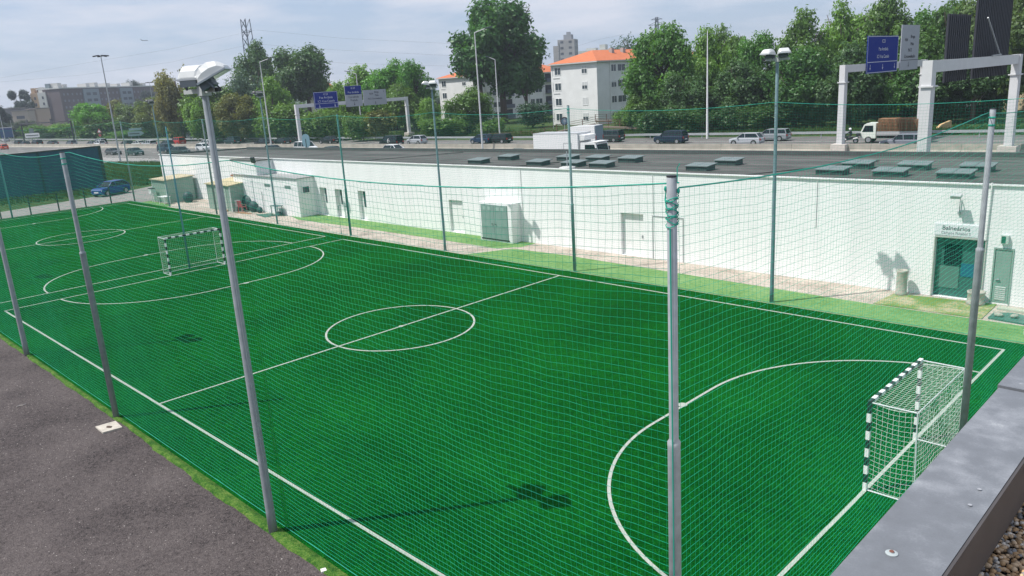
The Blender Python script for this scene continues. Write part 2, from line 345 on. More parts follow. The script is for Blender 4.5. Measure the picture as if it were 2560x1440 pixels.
# pitch markings: 9 cm wide sheets
LW = .041
mk = MB()
def ln(a, b, z=.005, w=LW, m=None):
    (ax, ay), (bx, by) = a, b; l = math.hypot(bx-ax, by-ay); nx, ny = -(by-ay)/l*w, (bx-ax)/l*w
    n = max(1, int(l/3)); 
    for i in range(n):
        t0, t1 = i/n, (i+1)/n; p = (ax+(bx-ax)*t0, ay+(by-ay)*t0); q = (ax+(bx-ax)*t1, ay+(by-ay)*t1)
        (m or mk).sheet([(p[0]-nx, p[1]-ny), (q[0]-nx, q[1]-ny), (q[0]+nx, q[1]+ny), (p[0]+nx, p[1]+ny)], z)
def arc(cx, cy, r, a0, a1, z=.005, w=LW, n=72, ry=None):
    ry = ry or r
    for i in range(n):
        t0 = a0+(a1-a0)*i/n; t1 = a0+(a1-a0)*(i+1)/n
        mk.sheet([(cx+(r-w)*math.cos(t0), cy+(ry-w)*math.sin(t0)), (cx+(r+w)*math.cos(t0), cy+(ry+w)*math.sin(t0)), (cx+(r+w)*math.cos(t1), cy+(ry+w)*math.sin(t1)), (cx+(r-w)*math.cos(t1), cy+(ry-w)*math.sin(t1))], z)
PL, PW = 36.71, 18.83
def pitch(x0, x1):
    yc = PW/2; e = LW*2
    ln((x0-LW, 0), (x1+LW, 0)); ln((x0-LW, PW), (x1+LW, PW)); ln((x0, LW), (x0, PW-LW), .0052); ln((x1, LW), (x1, PW-LW), .0052)
    xm = (x0+x1)/2; ln((xm, LW), (xm, PW-LW), .0054); arc(xm, yc, 2.88, 0, 2*PI, .0092)
    arc(xm, yc, .05, 0, 2*PI, .0125, .05, 16)
    for x, s in ((x0, 1), (x1, -1)):
        for yy, q in ((yc-1.5, -1), (yc+1.5, 1)):
            cx, r = x, 5.5
            a0, a1 = (0, q*PI/2) if s > 0 else (PI, PI-q*PI/2)
            arc(cx, yy, r, a0, a1, .0088, n=30)
        ln((x+s*5.5, yc-1.5), (x+s*5.5, yc+1.5), .0088)
        arc(x+s*5.55, yc, .07, 0, 2*PI, .0125, .07, 14)
pitch(0, PL); pitch(-37.6, -2.05)
struct('pitch_lines', mk, LINE)

# ================================================================== MOTORWAY
rd = MB(); rd.sheet([(-900, -60), (-500, -20), (-230, 18), (-130, 35), (-84, 41), (-30, 44), (120, 58), (400, 88), (400, 128), (60, 98), (16, 93.5), (-25, 89), (-42, 84.5), (-93, 81.5), (-180, 74), (-295, 69), (-500, 52), (-900, 20)], -.012)
struct('motorway', rd, ROAD)
lm = MB()
def mline(x0, x1, off, dash=None, w=.09):
    x = x0
    while x < x1:
        xe = min(x1, x+(dash[0] if dash else 20))
        ln((x, MED(x)+off), (xe, MED(xe)+off), -.004, w, lm); x = xe+(dash[1] if dash else 0)
mline(-420, 200, 1.3); mline(-420, 200, -1.3); mline(-420, 200, 5, (4, 8)); mline(-420, 200, 8.5, (4, 8)); mline(-420, 200, 12.2)
mline(-420, 200, -5, (4, 8)); mline(-420, 200, -8.6, (4, 8)); mline(-420, 200, -12.3, (4, 8)); mline(-420, -84, -15.6)
for i in range(22):
    x = -132+i*2.4; ln((x, 40+.12*(x+110)), (x+3.2, 45.2+.0915*(x+110)), -.004, .35, lm)
struct('road_markings', lm, mat('road paint', (.55, .53, .50), .8, var=.15, vscale=2))
# median barrier
mb = MB()
for i in range(80):
    xa, xb = -420+i*8, -420+i*8+7.97
    pr = [(-.32, -.02), (-.32, .08), (-.14, .33), (-.10, .86), (.10, .86), (.14, .33), (.32, .08), (.32, -.02)]
    vs = [(xa, MED(xa)+p, z) for p, z in pr]+[(xb, MED(xb)+p, z) for p, z in pr]
    mb.add(vs, [(k, (k+1) % 8, 8+(k+1) % 8, 8+k) for k in range(8)]+[tuple(range(7, -1, -1)), tuple(range(8, 16))])
solo('median_barrier', mb, mat('barrier concrete', (.36, .33, .28), .9, var=.22, vscale=.9, detail=9, bump=.3, bscale=12), 'long weathered concrete barrier along the middle of the motorway', 'barrier')
def guard(name, pts, label, z=.62, step=8.0, white=False):
    t = thing(name, label, 'guardrail'); m = MB(); acc = 0
    for a, b in zip(pts, pts[1:]):
        l = math.hypot(b[0]-a[0], b[1]-a[1]); dx, dy = (b[0]-a[0])/l, (b[1]-a[1])/l
        m.bar((a[0], a[1], z+.10), (b[0], b[1], z+.10), .06, .10); m.bar((a[0], a[1], z-.10), (b[0], b[1], z-.10), .06, .12)
        m.bar((a[0]+dy*.03, a[1]-dx*.03, z), (b[0]+dy*.03, b[1]-dx*.03, z), .02, .30)
        n = int(l/step)
        for k in range(n):
            q = (a[0]+dx*(k*step+1), a[1]+dy*(k*step+1))
            p = MB(); p.box(q[0]-.05, q[0]+.05, q[1]+.05, q[1]+.15, -.02, z+.1); part('post', p, GALV, t)
    part('rail', m, mat('guardrail steel', (.42, .44, .45), .5, var=.12, vscale=.7, metal=.2), t)
guard('guardrail', [(-300, 66.3), (-180, 71.5), (-93, 79.4), (-42, 82.3), (-25, 86.8), (16, 91.5), (60, 95.5)], 'long double steel guardrail on the far side of the motorway')
guard('guardrail', [(-150, 22.0), (-97, 36.4), (-84, 40.4), (-70, 42)], 'short steel guardrail behind the grass left of the white building', z=.5)

# ================================================================== LONG WHITE BUILDING
WY = 23.9
def holes_wall(m, x0, x1, z0, z1, y, holes, n=(0, -1)):
    xs = sorted({x0, x1, *[h[0] for h in holes], *[h[1] for h in holes]}); zs = sorted({z0, z1, *[h[2] for h in holes], *[h[3] for h in holes]})
    for xa, xb in zip(xs, xs[1:]):
        for za, zb in zip(zs, zs[1:]):
            cx, cz = (xa+xb)/2, (za+zb)/2
            if any(h[0] < cx < h[1] and h[2] < cz < h[3] for h in holes): continue
            m.add([(xa, y, za), (xb, y, za), (xb, y, zb), (xa, y, zb)], [(0, 1, 2, 3)])
    for a, b, c_, d, dep in holes:
        m.add([(a, y, c_), (a, y+dep, c_), (a, y+dep, d), (a, y, d)], [(0, 1, 2, 3)]); m.add([(b, y, c_), (b, y+dep, c_), (b, y+dep, d), (b, y, d)], [(3, 2, 1, 0)])
        m.add([(a, y, d), (a, y+dep, d), (b, y+dep, d), (b, y, d)], [(0, 1, 2, 3)]); m.add([(a, y, c_), (a, y+dep, c_), (b, y+dep, c_), (b, y, c_)], [(3, 2, 1, 0)])
bld = thing('sports_hall', 'long low white painted block building with a dark flat roof beside the pitch', 'building', (0, 0, 0))
doors = [(-10.45, -9.5, .02, 2.15, .3), (-8.35, -7.4, .02, 2.12, .3), (-5.35, -4.4, .02, 2.15, .3), (4.7, 6.0, .02, 2.08, .2), (18.2, 19.6, .02, 2.2, .22), (33.05, 34.75, .02, 2.32, .28), (35.08, 35.62, .06, 2.06, .05)]
m = MB(); ZT = lambda x: 4.09+.0036*(x+40)
holes_wall(m, -40.6, 60, 0, 4.02, WY, doors)
m.add([(-40.6, WY, 4.02), (60, WY, 4.02), (60, WY, ZT(60)), (-40.6, WY, ZT(-40.6))], [(0, 1, 2, 3)])
m.add([(-40.6, WY, 0), (-34.8, 30.6, 0), (-34.8, 30.6, 4.0), (-40.6, WY, 4.08)], [(3, 2, 1, 0)])
m.add([(60, WY, 0), (60, 36, 0), (60, 36, 4.15), (60, WY, 4.44)], [(0, 1, 2, 3)]); m.add([(-34.8, 30.6, 0), (60, 36.6, 0), (60, 36.6, 4.15), (-34.8, 30.6, 4.0)], [(3, 2, 1, 0)])
part('wall', m, WALLM, bld)
m = MB(); m.add([(-40.6, WY+.06, 4.05), (60, WY+.06, 4.41), (60, 36.6, 4.17), (-34.8, 30.6, 4.01)], [(0, 1, 2, 3)]); rf = part('roof', m, ROOFM, bld)
m = MB(); m.bar((-40.7, WY+.0, 4.11), (60, WY+.0, 4.47), .14, .05); part('coping', m, WHITE, bld)
m = MB(); m.bar((-34.8, 30.7, 4.10), (60, 36.7, 4.24), .22, .30); m.bar((-40.5, WY+.1, 4.12), (-34.8, 30.7, 4.12), .18, .14); part('upstand', m, KERB, bld)
RZ = lambda x, y: (4.05+.00358*(x+40.6))*(1-(y-WY)/12)+(4.01+.0017*(x+34.8))*((y-WY)/12)
for x in (24.5, 9.6, -6, 40):
    m = MB(); m.bar((x, WY+.2, RZ(x, WY+.2)+.012), (x+3.4, WY+8.0, RZ(x+3.4, WY+8)+.012), .12, .03); part('roof_seam', m, mat('seam felt', (.055, .055, .052), .8), bld)
# projecting block and chimney-like box on the left part
m = MB(); m.box(-21.5, -11.1, 22.4, WY-.003, 0, 2.92); m.box(-21.5, -17.2, 22.4, WY-.003, 2.92, 4.13); part('projection', m, WALLM, bld); m = MB(); m.box(-21.6, -17.1, 22.35, WY-.05, 4.131, 4.19); part('projection_roof', m, ROOFM, bld)
m = MB(); m.box(-21.55, -11.0, 22.3, WY-.004, 2.925, 2.99); part('ledge', m, mat('zinc ledge', (.30, .30, .30), .6), bld).location = (0, 0, 0)
m = MB(); m.box(-11.095, -11.03, 22.72, 23.42, 1.75, 2.36); wf = part('window', m, WHITE, bld); m = MB(); m.box(-11.029, -11.02, 22.8, 23.34, 1.83, 2.28); part('pane', m, WINM, wf)
for x in (-18.3, -15.1):
    p = hit(668 if x < -17 else 719, 463 if x < -17 else 468, 1, 22.4); m = MB(); m.box(p.x-.45, p.x+.45, 22.385, 22.399, p.z-.12, p.z+.12); part('vent', m, mat('vent louvre', (.16, .24, .22), .6), bld)
for i, (a, b, c_, d, dep) in enumerate(doors[:3]):
    m = MB(); m.box(a+.02, b-.02, WY+dep-.04, WY+dep, .02, d-.02); dr = part('door', m, WHITE, bld)
    m = MB(); m.box(b-.62, b-.06, WY+dep-.06, WY+dep-.041, .95, d-.08); part('pane', m, WINM, dr)
for a, b, c_, d, dep in doors[3:5]:
    m = MB(); m.box(a+.01, b-.01, WY+dep-.04, WY+dep, .02, d-.02); dr = part('door', m, WHITE, bld)
    m = MB(); m.box(b-.2, b-.12, WY+dep-.09, WY+dep-.041, .95, 1.1); part('handle', m, GALVD, dr)
# third closed door frame
m = MB(); m.box(20.15, 20.19, WY-.025, WY-.001, .02, 2.2); m.box(21.9, 21.94, WY-.025, WY-.001, .02, 2.2); m.box(20.19, 21.9, WY-.025, WY-.001, 2.16, 2.2); part('door_frame', m, mat('door frame grey', (.35, .37, .37), .6), bld)
# changing room entrance
m = MB(); m.box(33.08, 34.72, WY+.2, WY+.27, .02, 2.3); dr = part('door', m, mat('green door', (.035, .115, .10), .45, var=.1, vscale=2), bld)
m = MB(); m.box(33.35, 33.95, WY+.17, WY+.199, 1.25, 2.05); part('pane', m, GLASS, dr)
m = MB(); m.box(33.95, 34.65, WY+.18, WY+.199, .85, 1.35); part('notice', m, mat('blue notice', (.01, .12, .19), .5), dr)
m = MB(); m.box(33.15, 33.9, WY+.18, WY+.199, .35, 1.2); part('panel', m, mat('door panel', (.09, .19, .16), .5), dr)
m = MB(); m.box(33.02, 33.06, WY-.05, WY-.001, .02, 2.34); m.box(34.74, 34.78, WY-.05, WY-.001, .02, 2.34); m.box(33.06, 34.74, WY-.05, WY-.001, 2.33, 2.39); part('door_frame', m, mat('jamb', (.45, .46, .42), .6), bld)
# louvred side door
m = MB(); m.box(35.1, 35.6, WY+.0, WY+.045, .07, 2.05); dr = part('door', m, mat('grey green door', (.24, .33, .29), .5, var=.05), bld)
m = MB()
for k in range(7): m.obox((35.35, WY-.01, .2+k*.075), (.17, 0, 0), (0, .012, .006), (0, -.004, .022))
part('louvre', m, mat('louvre', (.5, .55, .52), .5), dr)
m = MB(); m.box(35.16, 35.3, WY-.06, WY-.005, .93, .96); part('handle', m, GALV, dr)
m = MB(); m.box(35.03, 35.08, WY-.03, WY-.001, .05, 2.12); m.box(35.62, 35.67, WY-.03, WY-.001, .05, 2.12); m.box(35.08, 35.62, WY-.03, WY-.001, 2.06, 2.12); part('door_frame', m, mat('frame green grey', (.27, .35, .31), .6), bld)
# drain pipe and joints
m = MB(); m.tube([(34.78, WY-.05, 4.45), (34.74, WY-.05, 2.35)], .03); part('pipe', m, WHITE, bld)
for x in (11.2, 20.2, 28.4):
    m = MB(); m.tube([(x, WY-.02, 4.25), (x, WY-.02, .1 if x < 12 else 2.3)], .018, 6); part('pipe', m, WHITE, bld)
# sign above the entrance
sg = thing('entrance_sign', 'white entrance sign lettered Balneários above the changing room door', 'sign', (0, 0, 0))
m = MB(); m.box(33.0, 34.62, WY-.035, WY-.003, 2.42, 2.86); part('panel', m, mat('sign panel', (.70, .73, .75), .5), sg)
text('Balneários', .23, sg, SIGNK, (33.74, WY-.037, 2.70), (PI/2, 0, 0), sx=1.0)
text('Campos Futebol 5', .135, sg, mat('grey lettering', (.2, .22, .25), .6), (33.74, WY-.037, 2.52), (PI/2, 0, 0))
# wall floodlight
t = thing('wall_floodlight', 'small grey wall floodlight on a bracket above the changing room sign', 'lamp', (33.8, WY, 3.25))
m = MB(); m.tube([(0, -.06, .05), (0, -.06, .62)], .018); m.tube([(0, -.06, .62), (-.02, -.35, .66)], .015); m.box(-.05, .05, -.07, 0, 0, .1); part('bracket', m, GALV, t)
m = MB(); m.obox((-.05, -.40, .72), (.17, 0, 0), (0, .10, .04), (0, -.02, .05)); part('lamp_head', m, mat('lamp housing', (.42, .45, .44), .5), t)
t = thing('wall_floodlight', 'black wall floodlight at the roof edge left of the grey chimney box', 'lamp', tuple(hit(632, 400, 1, 22.25)))
m = MB(); m.obox((0, 0, 0), (.22, 0, 0), (0, .09, .03), (.05, -.07, .22)); part('lamp_head', m, DARK, t); m = MB(); m.bar((.1, .02, -.1), (.15, .15, -.1), .04); part('bracket', m, DARK, t)
t = thing('emergency_light', 'small green box light on the wall above the louvred side door', 'lamp', (35.36, WY, 2.3))
m = MB(); m.box(-.12, .12, -.14, -.001, 0, .3); part('housing', m, mat('pale casing', (.5, .56, .52), .6), t); m = MB(); m.box(-.1, .03, -.152, -.141, .03, .27); part('lens', m, mat('green lens', (.02, .13, .08), .4), t)
# cabinet with double doors
t = thing('service_cabinet', 'white masonry cabinet with green double doors against the long wall', 'cabinet', (0, 0, 0))
m = MB(); m.box(8.3, 11.0, 23.15, WY-.005, 0, 2.28); part('body', m, WALLM, t)
for k, (a, b) in enumerate(((8.5, 9.58), (9.6, 10.68))):
    m = MB(); m.box(a, b, 23.11, 23.149, .16, 2.16); dr = part('door', m, GREENP, t); hx = 9.45 if k == 0 else 9.73
    m = MB(); m.bar((hx-.06, 23.06, 1.05), (hx+.06, 23.06, 1.05), .025); m.bar((hx, 23.10, 1.05), (hx, 23.06, 1.05), .025); part('handle', m, DARK, dr)
    m = MB(); m.box(a+.2, a+.45, 23.10, 23.109, 1.85, 2.05); m.box(a+.6, a+.85, 23.10, 23.109, 1.85, 2.05); part('notice', m, mat('pale notice', (.30, .42, .38), .6), dr)
m = MB(); m.box(8.42, 10.76, 23.118, 23.147, .08, .155); part('sill', m, DARK, t)
# concrete bins
def bin_(x, y, r, h, label):
    t = thing('concrete_bin', label, 'bin', (x, y, 0))
    m = MB(); m.lathe([(r*.96, 0), (r*1.06, .02), (r*1.06, .1), (r*.94, .14), (r*.92, h-.1), (r, h-.06), (r, h), (r*.82, h), (r*.8, h-.25)], 24); part('body', m, STONE, t, True)
    m = MB(); m.lathe([(0, h-.14), (r*.81, h-.14)], 20); part('liner', m, mat('bin liner', (.04, .09, .085), .4, bump=.8, bscale=12), t)
bin_(32.1, 23.45, .21, 1.0, 'tall round concrete bin left of the changing room door')
bin_(34.68, 23.52, .30, .5, 'low round concrete planter bin right of the changing room door')
# right edge: folded goal with net and blue tarpaulin
t = thing('training_goal', 'small white training goal with netting at the right end of the green walkway', 'goal', (36.95, 20.55, 0))
m = MB()
for a, b in (((0, 0, 0), (0, 0, 1.25)), ((0, 0, 1.25), (1.8, .1, 1.25)), ((0, 0, 0), (-.1, .9, 0)), ((0, 0, 1.25), (-.1, .9, .1)), ((1.8, .1, 0), (1.8, .1, 1.25))): m.tube([a, b], .03, 8)
part('frame', m, WHITE, t)
m = MB()
for k in range(18): m.tube([(-.1+.0, .02+k*.0, .06+k*.07), (-.13, .02+.8*(1-k/18), .06+k*.07)], .006, 3)
for k in range(8): m.tube([(-.1, .1+k*.1, .02), (-.1, .02+k*.03, 1.25-.14*k)], .006, 3)
part('net', m, WNET, t)
t = link('tarpaulin', None); m = MB(); m.sphere((0, 0, .95), .5, 14, 10, (.55, .45, 1.15)); m.sphere((-.25, -.05, .12), .45, 12, 6, (1.0, .5, .3))
o = solo('tarpaulin', m, mat('blue tarpaulin', (.02, .06, .22), .5, bump=.8, bscale=5), 'crumpled dark blue tarpaulin hanging behind the training goal', 'tarpaulin', (37.45, 21.9, 0), smooth=True)
bpy.data.objects.remove(t)
m = MB(); m.prism([(35.5, 21.9), (36.9, 21.75), (37.6, 22.4), (36.0, 22.9), (35.5, 22.6)], 0, .05); solo('tarpaulin_sheet', m, mat('green sheet', (.06, .15, .12), .5, var=.3, vscale=4, bump=1, bscale=6), 'dark green crumpled sheet lying on the paving by the training goal', 'sheet')
for k in range(3):
    m = MB(); m.sphere((0, 0, .06), .16, 8, 6, (1, .7, .45)); solo('cloth_bundle', m, mat('pale cloth', (.36, .36, .30), .8), ['pale cloth bundle on the green sheet, nearest the turf mat', 'pale cloth bundle in the middle of the green sheet', 'pale cloth bundle on the green sheet under the training goal'][k], 'cloth', (35.75+k*.45, 22.2+k*.12, .05), k, 'cloth bundles on the green sheet', smooth=True)
m = MB(); m.prism([(35.45, 23.2), (37.8, 23.1), (37.8, 23.45), (35.45, 23.5)], 0, .06); solo('timber_board', m, mat('pale board', (.45, .47, .38), .8), 'pale flat board on the paving at the foot of the wall by the blue tarpaulin', 'board')

# skylights
SKY_LAB = ['first roof skylight from the left, in the near row', 'roof skylight just behind the leftmost one', 'roof skylight in the near row, second from the left', 'roof skylight in the near row beside the small standing post', 'roof skylight in the near row, fourth from the left', 'roof skylight in the near row, left of the corner pole seam', 'roof skylight in the near row, first one behind the sloping side net', 'roof skylight in the near row, middle of the three behind the side net', 'roof skylight in the near row, rightmost one',
           'roof skylight in the far row, left of the galvanised lamp pole line', 'roof skylight in the far row, third from the left', 'roof skylight in the far row, fourth from the left', 'roof skylight in the far row, nearest the tall twin floodlight pole', 'roof skylight in the far row, first one behind the side net', 'roof skylight in the far row, middle one behind the side net', 'roof skylight in the far row, rightmost one']
fr = [(1203, 405), (1325, 414), (1407, 418), (1485, 419), (1743, 424), (2071, 433), (2210, 438), (2362, 445)]
bk = [(1243, 400), (1390, 402), (1470, 403), (1548, 406), (1810, 409), (2133, 416), (2269, 420), (2419, 425)]
protosk = None; lab = [SKY_LAB[i] for i in (0, 2, 3, 4, 5, 6, 7, 8)]+[SKY_LAB[i] for i in (1, 9, 10, 11, 12, 13, 14, 15)]
for i, (u, v) in enumerate(fr+bk):
    p = hit(u, v, 2, 4.16)
    if protosk is None:
        protosk = thing('roof_skylight', lab[0], 'skylight', group='skylight boxes on the flat roof')
        m = MB(); m.box(0, 1.15, .06, .90, -.12, .21); part('casing', m, SGREY, protosk)
        for a, b in ((-.05, .56), (.58, 1.22)):
            m = MB(); m.obox(((a+b)/2, .52, .245), ((b-a)/2, 0, 0), (0, .52, .03), (0, 0, .018)); part('lid', m, SLID, protosk)
        for x in (.02, .68): m = MB(); m.box(x, x+.03, .04, .059, -.1, .21); part('clasp', m, KERB, protosk)
        o = protosk; cache = {protosk.name: kids(protosk)}
    else: o = copy_tree(protosk, None, cache)
    o['label'] = lab[i]
    zr = RZ(p.x, 25.4 if i < 8 else 27.6)
    o.location = (p.x, min(p.y, 28.3) if i >= 8 else 25.35+.012*(p.x-6), zr); o.rotation_euler = (0, 0, R(2))
t = thing('roof_post', 'thin white post on a round weighted base near the roof edge', 'post', (14.25, 24.45, 4.24))
m = MB(); m.lathe([(.42, 0), (.45, .03), (.45, .1), (.3, .14), (.0, .15)], 18); part('base', m, mat('pale base', (.5, .5, .48), .7), t); m = MB(); m.tube([(0, 0, .1), (0, 0, .95)], .03); part('pole', m, GALV, t)

# ================================================================== NETS
def cordnet(t, name, A, B, posts, z0, zt, sag, cell=.10, rad=.0026, matn=None, step=.33, seed=1, bulge=.04):
    A, B = Vector((*A, 0)), Vector((*B, 0)); Ln = (B-A).length; d = (B-A)/Ln; nrm = Vector((-d.y, d.x, 0))
    def top(s):
        for a, b in zip(posts, posts[1:]):
            if a <= s <= b: f = (s-a)/(b-a); return zt-sag*4*f*(1-f)
        return zt
    def P(s, zf):
        z = z0+(top(s)-z0)*zf
        k = 1.0
        for q in posts:
            k = min(k, abs(s-q)/1.2)
        ds = k*(.035*math.sin(1.3*s+2.1*z+seed)+.02*math.sin(3.7*s-1.9*z+1)); dz = k*(.012*math.sin(2.9*s+5*z)+.008*math.sin(7*s))
        n_ = k*bulge*math.sin(.9*s+seed)*math.sin(PI*zf)
        return A+d*(s+ds)+nrm*n_+Vector((0, 0, z+dz))
    m = MB(); rows = int((zt-z0)/cell); cols = int(Ln/cell)
    ns = max(1, int(Ln/step)); nv = max(1, int((zt-z0)/.38))
    tri = [(math.cos(2*PI*k/3+.5), math.sin(2*PI*k/3+.5)) for k in range(3)]
    def strand(pts, ax, ay):
        b = len(m.v)
        for p in pts:
            for c_, s_ in tri: q = p+ax*(c_*rad)+ay*(s_*rad); m.v.append((q.x, q.y, q.z))
        for i in range(len(pts)-1):
            for k in range(3): q = (k+1) % 3; m.f.append((b+i*3+k, b+i*3+q, b+i*3+3+q, b+i*3+3+k)); m.m.append(0)
    Z = Vector((0, 0, 1))
    for r_ in range(rows+1): strand([P(Ln*i/ns, r_/rows) for i in range(ns+1)], nrm, Z)
    for c_ in range(cols+1):
        jit = random.uniform(-.012, .012); strand([P(c_*cell+jit*(i % 2), i/nv) for i in range(nv+1)], d*.6, nrm*.6)
    part('mesh', m, matn or CORD, t)
    m = MB(); pts = [A+d*(Ln*i/ns)+Z*top(Ln*i/ns) for i in range(ns+1)]; m.tube(pts, .009, 5); part('top_rope', m, ROPE, t)
    m = MB(); m.tube([A+Z*(z0), B+Z*z0], .007, 4); part('bottom_rope', m, ROPE, t)
NX = 37.9
t = thing('safety_net', 'near long green safety net between the grey yard and the pitch', 'net')
near_posts = [-38.4, -29.7, -20.2, -10.5, -.8, 8.85, 18.35, 27.93, NX]
cordnet(t, 'n', (-38.4, -1.08), (NX, -1.08), [x+38.4 for x in near_posts], .03, 7.85, .23, seed=1, rad=.0025)
t = thing('safety_net', 'far long green safety net in front of the white building', 'net')
far_posts = [-38.1, -29.9, -20.1, -10.2, -.8, 8.85, 18.4, 28.5, NX]
cordnet(t, 'f', (-38.1, 19.78), (NX, 19.78), [x+38.1 for x in far_posts], .03, 7.68, .2, seed=4, rad=.0024)
t = thing('safety_net', 'green end net sloping up beside the right goal and metal parapet', 'net')
cordnet(t, 'r', (NX, -1.08), (NX, 19.78), [0, 10.85, 20.86], .03, 7.8, .2, seed=7, rad=.0020)
t = thing('safety_net', 'distant green end net at the left end of the pitches', 'net')
cordnet(t, 'l', (-38.3, -1.08), (-38.3, 19.78), [0, 10.4, 20.86], .03, 7.7, .2, seed=9, rad=.0026, step=.6)

# ================================================================== POLES
def pole_mb(h, r, hb=2.1, rb=None, taper=False):
    m = MB(); rb = rb or r*1.25
    if taper: m.lathe([(rb, 0), (rb*.98, .5), (r, h), (r*.92, h+.01)], 18); return m
    m.lathe([(rb, 0), (rb, hb), (rb*1.03, hb+.01), (rb*1.03, hb+.05), (r*1.02, hb+.08), (r, hb+.1), (r, h), (r*.92, h+.01)], 16); return m
POLES = []
def netpole(x, y, h, r, label, m_=None, joint=5.0, knot=False):
    t = thing('net_pole', label, 'pole', (x, y, 0), group='tubular poles carrying the safety nets')
    part('shaft', pole_mb(h, r, joint, r*1.36), m_ or GALV, t, True)
    m = MB(); m.lathe([(r*1.03, h+.01), (r*1.03, h+.025), (0, h+.03)], 12); part('cap', m, DARK, t)
    if knot:
        k = MB(); rr = r+.012
        for j in range(11):
            zz = h-.20-.026*j; pts = [(rr*math.cos(a*.7), rr*math.sin(a*.7), zz+.035*math.sin(a*.7+j*1.9)) for a in range(10)]; k.tube(pts, .0055, 4)
        k.tube([(rr*.3, -rr, h-.5), (rr*.4, -rr, h-3), (rr*.5, -rr, .3)], .009, 5)
        k.sphere((-rr*.95, -.3*rr, h-.11), .018, 6, 5, (1, 1, 1.6)); k.sphere((rr, .3*rr, h-.13), .018, 6, 5, (1, 1, 1.8)); k.tube([(-rr, 0, h-.1), (-rr*1.05, -.02, h-.22), (-rr*.4, -rr*.9, h-.3)], .007, 4); k.tube([(rr, 0, h-.05), (rr*.8, .02, h+.1), (rr*1.2, .03, h+.14)], .006, 4)
        part('lashing', k, ROPE, t)
    else:
        k = MB()
        for zz in (h-.15, h-.3): k.lathe([(r+.002, zz-.02), (r+.014, zz), (r+.002, zz+.02)], 10)
        part('lashing', k, ROPE, t)
    return t
netpole(NX+.02, -1.24, 7.92, .052, 'thick grey corner pole with green lashing in the foreground', joint=5.0, knot=True)
netpole(NX+.06, 9.95, 7.85, .055, 'tall grey net pole standing behind the right goal', joint=5.0)
netpole(18.33, -1.24, 7.84, .062, 'grey net pole beside the small concrete slab at the yard edge', GALVD, joint=5.0)
netpole(-.8, -1.24, 7.84, .055, 'grey net pole of the near row, outside the view to the left', GALVD)
netpole(-20.2, -1.24, 7.84, .055, 'grey net pole of the near row, far outside the view to the left', GALVD)
netpole(-38.35, -1.24, 7.84, .055, 'grey net pole at the far left corner of the near row', GALVD)
netpole(-.62, 19.87, 7.72, .058, 'net pole with the small green side frame before the recessed windows', mat('weathered green steel', (.07, .22, .20), .5, var=.2, vscale=5), joint=3.0)
netpole(18.43, 19.87, 7.78, .058, 'net pole standing in front of the white box lorry', mat('pale steel', (.22, .32, .33), .5, var=.15, vscale=5), joint=3.2)
netpole(-20.1, 19.87, 7.7, .055, 'net pole in front of the second grey shed', GALVD)
netpole(-38.15, 19.87, 7.7, .055, 'net pole at the far corner by the service path', GALVD)
netpole(-38.5, 9.35, 7.7, .05, 'pale net pole in the middle of the left end net', mat('pale blue steel', (.15, .33, .38), .5))
netpole(-.77, 9.25, 7.82, .036, 'thin bluish pole standing behind the left goal', mat('blue grey steel', (.12, .30, .36), .5))
netpole(NX+.02, 19.85, 7.8, .062, 'net pole at the far right corner beyond the frame')
t = thing('side_frame', 'small green tube frame attached to a net pole by the walkway', 'frame', (-1.72, 19.87, 0))
m = MB(); m.tube([(0, 0, 0), (0, 0, 1.9), (1.04, 0, 1.92)], .03, 8); part('tube', m, MATS['weathered green steel'], t)

def lamp_head(parent, loc, yaw, tilt, s=1.0, hm=None):
    # trough shaped floodlight: bottom rim plane z=0, opening facing down
    e = link('lamp_head', None, parent, loc); e.rotation_euler = (tilt, 0, yaw)
    m = MB(); rows = [(-.26, .20, .02, .04), (-.22, .22, .02, .15), (-.10, .25, .02, .23), (.06, .26, .02, .25), (.20, .25, .02, .20), (.30, .24, .02, .07)]
    vs = []
    for y, w_, zb, zt in rows:
        vs += [(-w_, y, zb), (-w_*.97, y, zt*.55), (-w_*.72, y, zt), (w_*.72, y, zt), (w_*.97, y, zt*.55), (w_, y, zb)]
    vs = [(a*s, b*s, c_*s) for a, b, c_ in vs]
    fs = [(i*6+k, i*6+k+1, (i+1)*6+k+1, (i+1)*6+k) for i in range(5) for k in range(5)]+[(5, 4, 3, 2, 1, 0), tuple(30+k for k in range(6))]
    m.add(vs, fs); bpy_ = link('housing', m.mesh('housing', hm or mat('floodlight housing', (.60, .61, .60), .42, var=.04, metal=.1), False), e)
    m = MB(); m.box(-.265*s, .265*s, -.27*s, .31*s, -.012*s, .018*s); link('rim', m.mesh('rim', mat('lamp rim', (.45, .47, .5), .4)), e)
    m = MB(); m.box(-.235*s, .235*s, -.24*s, .28*s, -.02*s, -.0125*s); link('glass', m.mesh('glass', mat('lamp glass', (.10, .14, .16), .1, spec=.8)), e)
    m = MB(); m.box(-.17*s, .17*s, -.27*s, -.03*s, -.13*s, -.021*s); m.bar((-.2*s, -.1*s, -.021*s), (-.2*s, -.05*s, -.19*s), .03*s); m.bar((.2*s, -.1*s, -.021*s), (.2*s, -.05*s, -.19*s), .03*s); link('gear_box', m.mesh('gear_box', mat('gear box', (.10, .12, .14), .6)), e)
    return e
